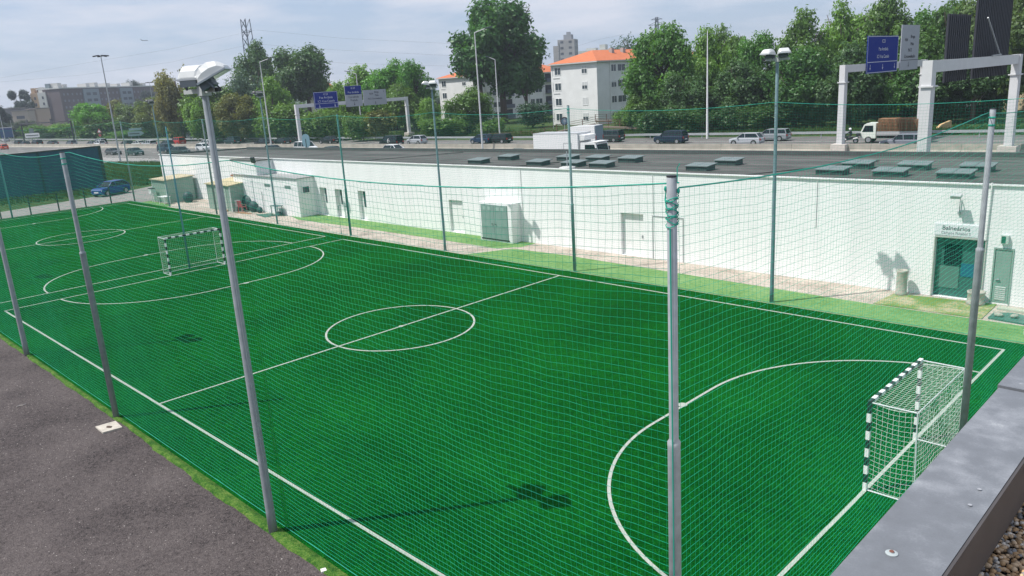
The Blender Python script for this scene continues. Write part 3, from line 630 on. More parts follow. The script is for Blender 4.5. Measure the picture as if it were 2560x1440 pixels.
def floodpole(x, y, h, r, label, yaws, tilts, rz=0, s=1.0, bar=.56, m_=None, joint=2.0, yo=.16, hm=None, lx=0, hx=(-.36, .36)):
    t = thing('floodlight_pole', label, 'floodlight', (x, y, 0), rz, 'floodlight poles around the pitches')
    part('shaft', pole_mb(h, r, joint, r*1.55, True), m_ or GALVD, t, True)
    m = MB(); m.box((-bar-lx)*s, (bar-lx)*s, -.04*s, .04*s, h-.02, h+.06); m.box(-.09*s, .09*s, -.09*s, .09*s, h-.07, h+.10); part('crossbar', m, mat('crossbar steel', (.40, .42, .41), .5), t)
    m = MB(); m.box((bar-lx)*s+.001, (bar-lx)*s+.12, -.035*s, .035*s, h-.015, h+.055); part('end_cap', m, DARK, t)
    for k, (ya, ti) in enumerate(zip(yaws, tilts)): lamp_head(t, (hx[k]*s, yo*s, h+.24*s), ya, ti, s, hm)
    m = MB(); m.tube([(r*1.15, 0, h-.1), (r*1.3, -.02, h*.5), (r*1.4, 0, .4)], .008, 4); part('cable', m, GALV, t)
    return t
floodpole(27.905, -1.322, 9.12, .060, 'tall floodlight pole with two silver lamps, nearest in the foreground', (R(30), R(-38)), (R(2), R(26)), s=1.0, yo=.02, lx=.15, bar=.66, hx=(-.30, .42))
floodpole(8.85, -1.26, 9.14, .062, 'floodlight pole of the near row whose top is out of the picture', (R(25), R(-25)), (R(10), R(10)))
floodpole(-10.5, -1.26, 9.14, .062, 'floodlight pole of the near row outside the picture', (R(25), R(-25)), (R(10), R(10)))
fy = PI
floodpole(8.8, 19.9, 8.95, .048, 'floodlight pole in front of the pale side of the hall, left of the cabinet', (R(40), R(-35)), (R(10), R(14)), fy, .80, m_=mat('teal steel', (.15, .235, .255), .5, var=.2, vscale=5))
floodpole(28.5, 19.9, 9.17, .052, 'floodlight pole with two white lamps near the motorway sign gantries', (R(40), R(-10)), (R(8), R(6)), fy, .80, m_=mat('teal steel', (.10, .23, .24), .5))
DKH = (R(55), R(-50))
floodpole(-10.2, 19.9, 9.1, .045, 'floodlight pole with two dark lamps before the grey projecting block', DKH, (R(16), R(16)), fy, .85, m_=MATS['teal steel'], hm=mat('dark lamp housing', (.05, .055, .06), .5))
floodpole(-29.75, 19.9, 9.1, .045, 'leftmost floodlight pole of the far row with dark lamps', DKH, (R(16), R(16)), fy, .85, m_=MATS['teal steel'], hm=mat('dark lamp housing', (.05, .055, .06), .5))

# ================================================================== GOALS
def goal(x, s, label):
    """x goal line, s=+1 net towards +x"""
    t = thing('football_goal', label, 'goal', (x, PW/2, 0), 0 if s > 0 else PI, 'futsal goals')
    W2 = 1.54; H = 2.04; p = .04; BW = (WHITE, BLACK)
    def striped(name, axis, a, b, fixed):
        m = MB(); n = round(abs(b-a)/.2); 
        for i in range(n):
            m.cm = i % 2 if axis == 'z' else (i+1) % 2
            c0, c1 = a+(b-a)*i/n, a+(b-a)*(i+1)/n
            if axis == 'z': m.box(-p, p, fixed-p, fixed+p, c0, c1)
            else: m.box(-p, p, c0, c1, H-p, H+p)
        part(name, m, BW, t)
    striped('goal_post', 'z', 0, H-p, -W2); striped('goal_post', 'z', 0, H-p, W2); striped('crossbar', 'y', -W2-p, W2+p, 0)
    m = MB(); D = .93
    for yy in (-W2, W2):
        m.tube([(p, yy, H), (D, yy, H)], .016, 6); m.tube([(p, yy, .02), (D+.05, yy, .02)], .018, 6); m.tube([(D, yy, H), (D+.05, yy, .02)], .015, 6)
    m.tube([(D, -W2, H), (D, W2, H)], .012, 6); m.tube([(D+.05, -W2, .02), (D+.05, W2, .02)], .016, 6); part('back_frame', m, mat('zinc frame', (.6, .62, .62), .4), t)
    m = MB(); rad = .0027; c_ = .105
    def wob(a, b): return .018*math.sin(a*7+b*5)
    n1 = int(2*W2/c_); n2 = int(H/c_); n3 = int(D/c_)
    for i in range(n2+1):
        z = H*i/n2
        for yy in (-W2, W2): m.tube([(p+D*k/6, yy, max(.02, z-.05*math.sin(PI*k/6)+wob(k, z)*.4)) for k in range(7)], rad, 3)
        m.tube([(D+.03+wob(k*.2, z)+.08*math.sin(PI*k/14)*(1-z/H), -W2+2*W2*k/14, max(.02, z-.012*abs(math.sin(k*1.3)))) for k in range(15)], rad, 3)
    for k in range(n1+1):
        y = -W2+2*W2*k/n1; m.tube([(D+.02+.03*(1-j/8)+wob(y, j*.3)+.08*math.sin(PI*k/n1)*(1-j/8), y+wob(j, y)*.5, H*j/8+.02) for j in range(9)], rad, 3)
        m.tube([(p+(D-p)*j/5, y+wob(y, j)*.4, H-.06*math.sin(PI*j/5)) for j in range(6)], rad, 3)
    for k in range(n3+1):
        x_ = p+(D-p)*k/n3
        for yy in (-W2, W2): m.tube([(x_+wob(j, k)*.4, yy, .02+(H-.02)*j/7) for j in range(8)], rad, 3)
        m.tube([(x_, -W2+2*W2*j/12, H-.06*math.sin(PI*k/n3)+wob(j, k)*.2) for j in range(13)], rad, 3)
    part('net', m, WNET, t)
goal(PL, 1, 'black and white striped goal on the right, beside the metal parapet')
goal(0, -1, 'black and white striped goal on the left goal line, behind the lamp pole')

# ================================================================== YARD BITS
m = MB(); m.prism([(18.62, -1.92), (19.26, -1.93), (19.34, -1.42), (18.68, -1.38)], -.01, .035)
solo('concrete_slab', m, mat('slab', (.46, .42, .36), .85, var=.2, vscale=6, bump=.3), 'small pale concrete slab at the foot of the net pole on the yard edge', 'slab')
m = MB(); m.prism([(18.9, -1.7), (19.0, -1.74), (19.13, -1.66), (19.05, -1.6), (18.95, -1.64)], .036, .05); solo('dead_leaf', m, mat('brown leaf', (.08, .055, .04), .9), 'dark dried leaf lying on the small concrete slab', 'leaf')
m = MB(); m.prism([(29.93, -1.42), (30.03, -1.46), (30.07, -1.36), (29.97, -1.33)], -.01, .03); solo('paper_scrap', m, mat('scrap paper', (.7, .68, .62), .8), 'crumpled white paper scrap at the turf edge near the bottom of the picture', 'litter')
m = MB(); pts = [hit(u, v, 2, .0) for u, v in ((42, 1017), (48, 1014), (57, 1013), (64, 1010))]; m.tube([(p.x, p.y, .005) for p in pts], .012, 5); solo('string_scrap', m, mat('pale string', (.55, .5, .45), .8), 'short piece of pale string lying on the grey yard', 'litter')
rnd = random.Random(3); m = MB()
for i in range(2600):
    x = rnd.uniform(12, 33); y = rnd.uniform(-9.5, -1.5)
    if y > -1.6 and rnd.random() < .5: continue
    s = rnd.uniform(.004, .013)*(1.6 if rnd.random() < .06 else 1)
    m.add([(x-s, y-s*.6, -.012), (x+s, y-s, -.012), (x+s*.8, y+s, -.012), (x-s*.7, y+s*.8, -.012), (x, y, s*.9-.012)], [(0, 1, 4), (1, 2, 4), (2, 3, 4), (3, 0, 4)])
struct('loose_grit', m, mat('grit', (.30, .27, .25), .9, var=.5, vscale=9), 'stuff')

# ================================================================== PARAPET AND GRAVEL ROOF
pz = 7.2; xo, xi = 41.335, 41.62
bb = thing('viewing_building', 'roof edge with grey metal coping at the lower right, where the viewer stands', 'building', (0, 0, 0))
m = MB()
def cop(ya, yb):
    m.add([(xo, ya, pz), (xi, ya, pz), (xi, yb, pz), (xo, yb, pz), (xo, ya, pz-.13), (xi, ya, pz-.20), (xi, yb, pz-.20), (xo, yb, pz-.13)], [(0, 1, 2, 3), (4, 7, 6, 5), (0, 4, 5, 1), (2, 6, 7, 3), (0, 3, 7, 4)])
cop(-9, -3.33); part('coping', m, COPING, bb)
m = MB()
xo2 = xo-.012; m.add([(xo2, -3.300, pz+.004), (xi, -3.300, pz+.004), (xi, 6, pz+.004), (xo2, 6, pz+.004), (xo2, -3.300, pz-.13), (xi, -3.300, pz-.20), (xi, 6, pz-.20), (xo2, 6, pz-.13)], [(0, 1, 2, 3), (4, 7, 6, 5), (0, 4, 5, 1), (2, 6, 7, 3), (0, 3, 7, 4)]); part('coping', m, COPING, bb)
m = MB(); m.box(xo+.01, xi-.003, -3.33, -3.300, pz-.12, pz-.012); part('joint', m, DARK, bb)
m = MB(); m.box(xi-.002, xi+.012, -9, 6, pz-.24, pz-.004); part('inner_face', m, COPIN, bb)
m = MB(); m.box(xo+.03, xi-.10, -9, 6, 0, pz-.13); part('wall', m, PLASTER, bb); m = MB(); m.box(xi-.099, xi-.06, -9, 6, 6.7, pz-.2); part('upstand', m, mat('bitumen', (.03, .03, .03), .9), bb)
m = MB(); m.sheet([(xi-.06, -9), (48, -9), (48, 6), (xi-.06, 6)], 6.88); part('roof_deck', m, mat('bitumen', (.03, .03, .03), .9), bb)
b1 = hit(2229, 1384, 2, pz)
m = MB(); m.lathe([(.021, .0), (.0215, .003), (.016, .005), (.009, .0055), (.008, .009), (0, .0095)], 24, tuple(b1)); m2 = part('screw_cap', m, mat('cap metal', (.36, .40, .40), .4), bb)
m = MB(); m.lathe([(.009, .0093), (.007, .0115), (0, .012)], 10, tuple(b1)); part('screw_head', m, mat('rust', (.16, .06, .04), .8), bb)
for (u, v) in ((2449, 1223), (2425, 1262), (2552, 960)):
    b2 = hit(u, v, 2, pz+.0045); m = MB()
    m.lathe([(.0075, 0), (.008, .0007), (.0055, .0008)], 14, tuple(b2)); part('screw_mark', m, mat('mark', (.30, .31, .33), .6), bb)
# gravel
rnd = random.Random(11); m = MB(); cols = []
ico = [(0, 0, 1), (.894, 0, .447), (.276, .851, .447), (-.724, .526, .447), (-.724, -.526, .447), (.276, -.851, .447), (.724, .526, -.447), (-.276, .851, -.447), (-.894, 0, -.447), (-.276, -.851, -.447), (.724, -.526, -.447), (0, 0, -1)]
icf = [(0, 1, 2), (0, 2, 3), (0, 3, 4), (0, 4, 5), (0, 5, 1), (1, 6, 2), (2, 7, 3), (3, 8, 4), (4, 9, 5), (5, 10, 1), (6, 7, 2), (7, 8, 3), (8, 9, 4), (9, 10, 5), (10, 6, 1), (11, 7, 6), (11, 8, 7), (11, 9, 8), (11, 10, 9), (11, 6, 10)]
for i in range(7500):
    x = xi-.05+rnd.random()*.78; y = rnd.uniform(-5.7, -3.3)
    if x > 42.4: continue
    s = rnd.uniform(.007, .0150); sx, sy, sz = s*rnd.uniform(.8, 1.4), s*rnd.uniform(.8, 1.3), s*rnd.uniform(.6, .9); a = rnd.uniform(0, PI); ca, sa = math.cos(a), math.sin(a); z = 6.89+rnd.uniform(0, .018)
    m.cm = rnd.choice((0, 0, 1, 1, 2, 3))
    m.add([(x+ca*px*sx-sa*py*sy, y+sa*px*sx+ca*py*sy, z+pz_*sz) for px, py, pz_ in ico], icf)
gm = [mat('gravel tan', (.62, .44, .27), .85), mat('gravel ochre', (.48, .30, .15), .85), mat('gravel white', (.70, .62, .52), .85), mat('gravel grey', (.25, .24, .23), .85)]
o = link('roof_gravel', m.mesh('roof_gravel', gm, True)); o['kind'] = 'stuff'

# ================================================================== LEFT SIDE: SHEDS, PATH RAILING, SCREEN
def shed(x0, x1, y0, y1, h0, h1, label, roofcol, door=None):
    t = thing('storage_shed', label, 'shed', (x0, y0, 0)); W_, D_ = x1-x0, y1-y0
    m = MB(); m.add([(0, 0, 0), (W_, 0, 0), (W_, D_, 0), (0, D_, 0), (0, 0, h0), (W_, 0, h0), (W_, D_, h1), (0, D_, h1)], [(0, 1, 5, 4), (1, 2, 6, 5), (2, 3, 7, 6), (3, 0, 4, 7)])
    part('wall', m, SHEDM, t)
    m = MB(); m.obox((W_/2, D_/2, (h0+h1)/2+.03), (W_/2+.15, 0, 0), (0, D_/2+.15, (h1-h0)/2), (0, 0, .03)); part('roof', m, roofcol, t)
    for x in (0, W_): m = MB(); m.box(x-.03, x+.03, -.03, .03, 0, h0-.05); part('corner_post', m, WHITE, t)
    if door:
        m = MB(); m.box(door, door+1.0, -.03, -.004, .05, h0-.15); d = part('door', m, mat('shed door', (.38, .46, .40), .6), t)
        m = MB(); m.box(door+.1, door+.18, -.07, -.031, .95, 1.1); part('handle', m, DARK, d)
tan = mat('tan roof sheet', (.50, .42, .28), .8, var=.15, vscale=2)
shed(-35.9, -32.6, 20.95, 23.6, 2.1, 2.25, 'grey green shed with tan roof at the far left end of the white wall', tan)
shed(-24.3, -20.0, 21.2, 23.8, 2.15, 2.4, 'grey green shed with tan roof edged in red brown, behind the tall lamp pole', mat('ochre roof sheet', (.52, .44, .27), .8, var=.15, vscale=2), 2.6)
m = MB(); m.bar((-24.4, 23.6, 2.58), (-19.9, 23.6, 2.58), .12, .12); solo('roof_ridge_tiles', m, mat('red brown tile', (.32, .12, .07), .8), 'row of red brown tiles along the back of the second shed roof', 'tiles')
t = thing('wall_tap_box', 'small white box with dark top standing before the leftmost shed', 'box', (-35.0, 20.5, 0))
m = MB(); m.box(-.3, .3, -.2, .2, .85, 1.3); part('box', m, WHITE, t); m = MB(); m.box(-.32, .32, -.22, .22, 1.301, 1.36); part('lid', m, DARK, t)
for sx_ in (-.25, .25):
    m = MB(); m.bar((sx_, 0, 0), (sx_, 0, .85), .05); part('leg', m, WHITE, t)
def chair(x, y, rz, col, label):
    t = thing('plastic_chair', label, 'chair', (x, y, 0), rz); c_ = mat(col[0], col[1], .5)
    m = MB(); m.obox((0, 0, .43), (.23, 0, 0), (0, .23, .02), (0, 0, .02)); part('seat', m, c_, t)
    m = MB(); m.obox((0, .25, .70), (.22, 0, 0), (0, .05, .26), (0, .018, -.004)); part('backrest', m, c_, t)
    for a in (-1, 1):
        m = MB(); m.bar((a*.23, -.2, .62), (a*.23, .24, .64), .05, .03); m.bar((a*.23, -.2, .43), (a*.23, -.2, .62), .04); part('armrest', m, c_, t)
        for b in (-1, 1): m = MB(); m.bar((a*.2, b*.2, .42), (a*.25, b*.26, 0), .045); part('leg', m, c_, t)
chair(-19.0, 21.6, R(200), ('red plastic', (.50, .10, .12)), 'red plastic chair beside the dark bundles at the second shed')
chair(-19.75, 21.7, R(230), ('white plastic', (.6, .6, .58)), 'white plastic chair left of the red one at the second shed')
def table(x, y, w_, d_, h, m_, label, rz=0):
    t = thing('table', label, 'table', (x, y, 0), rz)
    m = MB(); m.box(-w_/2, w_/2, -d_/2, d_/2, h-.04, h); part('top', m, m_, t)
    for a in (-1, 1):
        for b in (-1, 1): m = MB(); m.bar((a*(w_/2-.08), b*(d_/2-.08), 0), (a*(w_/2-.08), b*(d_/2-.08), h-.04), .05); part('leg', m, m_, t)
table(-32.3, 20.5, 1.3, .7, .72, WHITE, 'low white plastic table near the leftmost shed')
table(-14.0, 22.0, 1.15, .55, .8, mat('dark green top', (.05, .13, .12), .6), 'small dark topped table against the projecting wall')
for (x, y, r, sz, lb) in ((-19.6, 22.5, .75, (1.2, .6, .95), 'large dark heap of covered equipment beside the second shed'), (-18.1, 22.15, .5, (1, .7, 1.0), 'round dark bundle right of the red chair'), (-17.0, 22.1, .28, (1, .8, 1.0), 'small black sack left of the green mat'), (-31.0, 22.2, .6, (.9, .8, .95), 'dark domed crate against the right side of the leftmost shed'), (-13.9, 22.1, .3, (1.4, .6, .6), 'dark bag under the small table')):
    m = MB(); m.sphere((0, 0, r*sz[2]*.8), r, 14, 9, sz); o = solo('covered_bundle', m, mat('dark sheeting', (.025, .06, .065), .6, var=.3, vscale=3, bump=1, bscale=4), lb, 'bundle', (x, y, 0), smooth=True)
m = MB(); m.prism([(-16.2, 21.3), (-14.2, 21.0), (-14.0, 22.0), (-15.6, 22.25)], 0, .04); solo('rubber_mat', m, mat('dark green mat', (.05, .13, .10), .8), 'dark green mat lying on the walkway before the projecting wall', 'mat')
m = MB(); m.prism([(-19.3, 21.0), (-17.3, 21.2), (-17.2, 21.5), (-19.0, 21.5)], 0, .03); solo('plank', m, WOOD, 'reddish board on the ground before the dark bundles', 'board')
m = MB(); m.prism([(-21.9, 20.95), (-20.7, 20.9), (-20.7, 21.15), (-21.9, 21.15)], 0, .12); solo('door_step', m, mat('ochre step', (.5, .28, .12), .8), 'ochre step below the door of the second shed', 'step')
m = MB(); m.tube([(-16.7, 22.33, 0), (-16.7, 22.33, 1.7)], .025, 6); solo('wall_rod', m, GALV, 'thin pale rod leaning upright on the projecting wall', 'rod')
t = thing('path_railing', 'black post and rail fence along the service path', 'railing', (-39.1, 0, 0)); ys = [3.9, 6.2, 8.6, 11.0, 13.35, 15.7, 18.0]
for y in ys:
    m = MB(); m.box(-.05, .05, y-.05, y+.05, 0, 1.62); part('post', m, BLACK, t)
m = MB(); m.bar((0, ys[0], 1.6), (0, 20.2, 1.7), .05, .06); part('rail', m, BLACK, t)
t = thing('fabric_screen', 'big dark blue grey screen panel behind the left end of the pitch', 'screen', (-57, 0, 0))
m = MB(); m.box(-.06, .06, -14, 23.3, .15, 4.72); part('panel', m, FABRIC, t)
m = MB(); m.box(-.12, .12, -14, 23.3, 4.72, 4.86); part('top_beam', m, DARK, t)
m = MB(); m.box(-.14, .14, 23.3, 23.62, -.03, 4.86); part('end_post', m, DARK, t)
for i in range(6): m = MB(); m.box(.065, .18, -8+i*5-.09, -8+i*5+.09, -.03, 4.7); part('post', m, mat('screen post', (.012, .03, .05), .6), t)
# rough grass tufts between path and motorway (uncountable)
rnd = random.Random(5); m = MB()
def tuft(x, y, h, w_):
    for k in range(3):
        a = rnd.uniform(0, 2*PI); dx, dy = math.cos(a)*w_, math.sin(a)*w_; lx, ly = rnd.uniform(-.3, .3)*h, rnd.uniform(-.3, .3)*h
        m.add([(x-dx, y-dy, -.03), (x+dx, y+dy, -.03), (x+lx, y+ly, h)], [(0, 1, 2)])
for i in range(9000):
    x = rnd.uniform(-100, -45); y = rnd.uniform(6, 38)
    if x > -50 and y < 24: x -= 7
    if x > -53 and 20 < y < 29: continue
    if abs(x+57) < .4 and y < 24: continue
    if y > 36.5+.3*(x+97): continue
    tuft(x, y, rnd.uniform(.15, .55), rnd.uniform(.04, .1))
for i in range(9000):
    x = rnd.uniform(-95, -40); y = rnd.uniform(29, 40)
    if y > 36+.3*(x+97): continue
    tuft(x, y, rnd.uniform(.25, .9), rnd.uniform(.06, .14))
for i in range(12000):
    x = rnd.uniform(-170, 40); y = 94+.09*x+abs(rnd.gauss(0, 5))
    tuft(x, y, rnd.uniform(.2, .7), rnd.uniform(.05, .13))
o = link('rough_grass', m.mesh('rough_grass', LEAF)); o['kind'] = 'stuff'; o.color = (.030, .058, .014, 1)

# ================================================================== VEHICLES  (local: +x is the nose)
def wheel(par, x, y, r):
    e = link('wheel', None, par, (x, y, r)); s_ = 1 if y > 0 else -1
    m = MB(); m.tube([(0, -.1, 0), (0, .1, 0)], r, 16); link('tyre', m.mesh('tyre', RUBBER), e)
    m = MB(); m.tube([(0, s_*.075, 0), (0, s_*.115, 0)], r*.66, 12); link('rim', m.mesh('rim', CHROME), e)
    return e
def car(kind, L_, W_, H_, nose, screen, rooff, roofb, rear, belt, hood, deck, label_obj=None):
    """x measured from the nose backwards as fractions of the length"""
    t = link('parked', None); X = lambda f: L_/2-f*L_; w = W_/2; r = .31 if H_ < 1.7 else .33
    # lower body: stations (frac, zlow, ztop, half width)
    st = [(0, .34, hood*.80, w*.80), (.03, .24, hood*.92, w*.90), (.10, .20, hood, w*.97), (screen, .20, belt, w), (.5, .20, belt, w), (rooff+.25, .20, belt+.01, w), (rear, .20, deck, w*.99), (.97, .24, deck*.97, w*.93), (1, .36, deck*.86, w*.84)]
    m = MB(); vs = []; fs = []
    for f, zl, zt, hw in st:
        x = X(f); vs += [(x, -hw*.93, zl), (x, -hw, zl+.18), (x, -hw, zt-.13), (x, -hw*.95, zt), (x, hw*.95, zt), (x, hw, zt-.13), (x, hw, zl+.18), (x, hw*.93, zl)]
    n = len(st)
    for i in range(n-1):
        for k in range(8): q = (k+1) % 8; fs.append((i*8+k, (i+1)*8+k, (i+1)*8+q, i*8+q))
    fs += [tuple(range(8)), tuple((n-1)*8+7-k for k in range(8))]; m.add(vs, fs)
    tw = w*.74; roof_z = H_
    m.add([(X(rooff), -tw, roof_z-.03), (X(roofb), -tw, roof_z-.03), (X(roofb), tw, roof_z-.03), (X(rooff), tw, roof_z-.03), (X(rooff+.04), -tw*.86, roof_z+.012), (X(roofb-.03), -tw*.86, roof_z+.012), (X(roofb-.03), tw*.86, roof_z+.012), (X(rooff+.04), tw*.86, roof_z+.012)], [(0, 1, 2, 3), (4, 7, 6, 5), (0, 4, 5, 1), (1, 5, 6, 2), (2, 6, 7, 3), (3, 7, 4, 0)])
    for s_ in (-1, 1):
        for fb, ft, wd in ((screen, rooff, .07), (.52, .5, .07), (rear, roofb, .11)):
            m.bar((X(fb), s_*w*.93, belt-.02), (X(ft), s_*(tw+.006), roof_z-.02), wd, .05)
        if kind in ('estate', 'suv', 'van'): m.bar((X(.74), s_*w*.93, belt), (X(.73), s_*(tw+.006), roof_z-.02), .07, .05)
        m.box(X(screen+.05)-.09, X(screen+.05)+.07, s_*(w+.08)-.08, s_*(w+.08)+.08, belt, belt+.13)
    part('body', m, PAINT, t)
    m = MB(); g_ = [(X(screen+.005), w*.925, belt-.03), (X(rooff+.005), tw*.985, roof_z-.035), (X(roofb-.005), tw*.985, roof_z-.035), (X(rear-.008), w*.925, (belt+deck)/2-.04)]
    vs = [(x, -y, z) for x, y, z in g_]+[(x, y, z) for x, y, z in g_]; m.add(vs, [(0, 1, 2, 3), (7, 6, 5, 4), (0, 4, 5, 1), (1, 5, 6, 2), (2, 6, 7, 3)]); part('window', m, GLASS, t)
    for s_ in (-1, 1):
        m = MB(); m.box(X(.045), X(.01), s_*w*.70-.13, s_*w*.70+.13, hood*.66, hood*.84); part('headlight', m, LAMPL, t)
        m = MB(); m.box(X(1.004), X(.955), s_*w*.76-.10, s_*w*.76+.11, deck*.66, deck*.90); part('tail_light', m, REDL, t)
        for f in (.17, .80):
            m = MB(); m.tube([(X(f), s_*(w-.03), r+.01), (X(f), s_*(w+.006), r+.01)], r+.05, 14); part('wheel_arch', m, DARK, t)
            wheel(t, X(f), s_*(w-.07), r)
    m = MB(); m.box(X(.0)-.02, X(0)+.015, -.3, .3, .42, .55); part('number_plate', m, WHITE, t); m = MB(); m.box(X(1)-.012, X(1)+.02, -.3, .3, .5, .62); part('number_plate', m, WHITE, t)
    return t
PROTO = {
 'hatch': car('hatch', 3.95, 1.68, 1.45, 0, .24, .42, .85, .975, .93, .86, .93),
 'small': car('hatch', 3.65, 1.65, 1.48, 0, .20, .40, .87, .98, .95, .90, .95),
 'saloon': car('saloon', 4.5, 1.78, 1.43, 0, .27, .42, .74, .86, .92, .84, .96),
 'coupe': car('saloon', 4.3, 1.76, 1.32, 0, .30, .47, .70, .88, .86, .78, .88),
 'estate': car('estate', 4.5, 1.76, 1.46, 0, .26, .40, .93, .98, .93, .85, .93),
 'suv': car('suv', 4.4, 1.82, 1.66, 0, .23, .36, .93, .98, 1.04, .98, 1.04),
 'van': car('van', 4.4, 1.80, 1.86, 0, .19, .33, .97, .99, 1.08, .98, 1.08)}
CACHE = {}
for o in list(bpy.data.objects):
    if o.parent: CACHE.setdefault(o.parent.name, []).append(o)
def paint(o, col):
    o.color = (*col, 1)
    for c_ in o.children: paint(c_, col)
usedp = set()
def setcar(kind, x, y, col, label, name='car', face=-1, rz=None, cat='car', grp='vehicles on the motorway', push=True):
    p = PROTO[kind]; o = p if kind not in usedp else copy_tree(p, None, CACHE)
    if kind not in usedp: usedp.add(kind)
    o.name = name; o.location = (x, y, 0); o.rotation_euler = (0, 0, (MA if face > 0 else MA+PI) if rz is None else rz)
    tag(o, label, cat, grp); paint(o, col); return o
SIL, GRY, NAVY, BLK, WHT, RED, DGRN, CHAR = (.42, .44, .47), (.16, .17, .18), (.012, .022, .05), (.008, .010, .014), (.70, .71, .72), (.48, .015, .02), (.012, .035, .035), (.035, .04, .045)
def RX(u, v, h): p = hit(u, v, 2, h); return p.x, p.y
far = [('hatch', 1867, 331, 1.5, SIL, 'silver hatchback beneath the floodlight pole right of centre'), ('estate', 1929, 322, 1.46, (.25, .27, .29), 'grey silver estate car just behind the silver hatchback'),
 ('suv', 1677, 327, 1.62, NAVY, 'dark navy car alone between the lorry and the white lamp mast'), ('suv', 1522, 326, 1.6, CHAR, 'dark car with its red tail light showing behind the white lorries'),
 ('hatch', 1204, 335, 1.47, (.012, .03, .075), 'dark blue hatchback at the tall street lamp'), ('estate', 1246, 334, 1.46, BLK, 'black car close behind the dark blue hatchback at the street lamp'),
 ('small', 1041, 338, 1.5, SIL, 'small silver hatchback behind the black lettered van'), ('small', 735, 335, 1.5, (.5, .5, .5), 'silver car seen behind the near leg of the left sign gantry'),
 ('saloon', 822, 340, 1.43, BLK, 'black car with a red tail light under the large left blue sign'), ('hatch', 703, 344, 1.47, BLK, 'black hatchback left of the left sign gantry leg'),
 ('saloon', 657, 347, 1.43, BLK, 'black car crossing behind the street lamp left of the gantry'), ('suv', 579, 342, 1.62, (.012, .035, .04), 'dark car right of the tall foreground lamp pole'),
 ('small', 515, 349, 1.5, WHT, 'white car partly behind the tall foreground lamp pole'), ('suv', 443, 344, 1.6, RED, 'bright red car on the left part of the motorway'),
 ('hatch', 399, 352, 1.47, CHAR, 'dark car left of the bright red car'), ('estate', 369, 351, 1.46, SIL, 'silver estate car, second left of the red car'), ('saloon', 327, 353, 1.43, (.5, .52, .5), 'pale silver saloon car, third left of the red car'),
 ('hatch', 283, 354, 1.47, BLK, 'black car right of the high mast foot on the far carriageway'), ('van', 249, 347, 1.86, (.32, .37, .42), 'pale blue people carrier over the right end of the dark screen'), ('small', 227, 353, 1.5, WHT, 'white car alongside the pale blue people carrier'),
 ('saloon', 196, 355, 1.43, (.12, .13, .14), 'grey saloon above the dark screen, left of the white car'), ('hatch', 177, 350, 1.5, (.10, .11, .13), 'dark hatchback with shiny bonnet behind the grey saloon'),
 ('saloon', 130, 351, 1.43, CHAR, 'charcoal saloon above the middle of the dark screen'), ('suv', 91, 350, 1.6, BLK, 'black car left of the charcoal saloon'), ('saloon', 61, 353, 1.43, BLK, 'low black saloon near the left picture edge'), ('hatch', 45, 350, 1.47, BLK, 'black hatchback at the foot of the left lamp pole'), ('hatch', 12, 343, 1.55, (.4, .41, .43), 'silver car at the left picture edge on the far carriageway')]
for k, u, v, h, col, lb in far:
    x, y = RX(u, v, h); y = max(y, MED(x)+2.4); setcar(k, x, y, col, lb, face=-1)
near = [('coupe', 281, 370, 1.33, (.06, .065, .07), 'dark grey coupe on the near carriageway right of the dark screen'), ('saloon', 335, 369, 1.45, (.015, .05, .05), 'dark green car on the near carriageway behind the dark grey coupe'),
 ('suv', 414, 360, 1.6, (.012, .03, .06), 'dark blue car above the left end of the flat roof'), ('estate', 450, 367, 1.44, (.02, .035, .035), 'dark wagon beside the dark blue car at the roof end'),
 ('small', 508, 358, 1.5, (.65, .67, .68), 'white hatchback just above the left roof edge, beside the foreground lamp pole'), ('saloon', 682, 363, 1.43, (.015, .03, .045), 'dark car whose roof shows above the hall roof behind the street lamp'),
 ('saloon', 832, 366, 1.42, (.02, .06, .06), 'dark green car roof showing between the white van and the white car'), ('hatch', 986, 361, 1.47, WHT, 'white hatchback whose upper half shows above the hall roof'), ('saloon', 1294, 372, 1.45, (.03, .06, .06), 'car of which only the dark roof top shows left of the white lorry')]
for k, u, v, h, col, lb in near:
    x, y = RX(u, v, h); y = min(y, MED(x)-2.2); setcar(k, x, y, col, lb, face=1)
x, y = RX(5, 359, 1.6); setcar('hatch', x, y, (.60, .07, .02), 'orange red car at the left picture edge on the near carriageway', face=-1)
x, y = RX(2262, 334, 1.48); setcar('estate', x, y, (.20, .21, .25), 'dark silver estate car passing in front of the pallet lorry', face=-1)
x, y = RX(188, 326, 1.5); 
bc = setcar('hatch', -47.6, 20.9, (.004, .035, .19), 'bright blue car parked on the grass beside the service path', name='parked_car', rz=R(-64), grp=None)
pv = at(2430, 287, 130); setcar('small', pv.x, pv.y, (.5, .52, .5), 'silver car parked under the trees above the grass bank on the right', name='parked_car', rz=R(20), grp=None)
pv = at(1050, 305, 190); setcar('small', pv.x, pv.y, (.45, .46, .47), 'grey car parked before the small white house between the trees', name='parked_car', rz=R(10), grp=None)
pv = at(188, 331, 330); setcar('saloon', pv.x, pv.y, (.4, .42, .44), 'silver car on the slip road above the dark screen, far left', rz=R(185), grp=None)
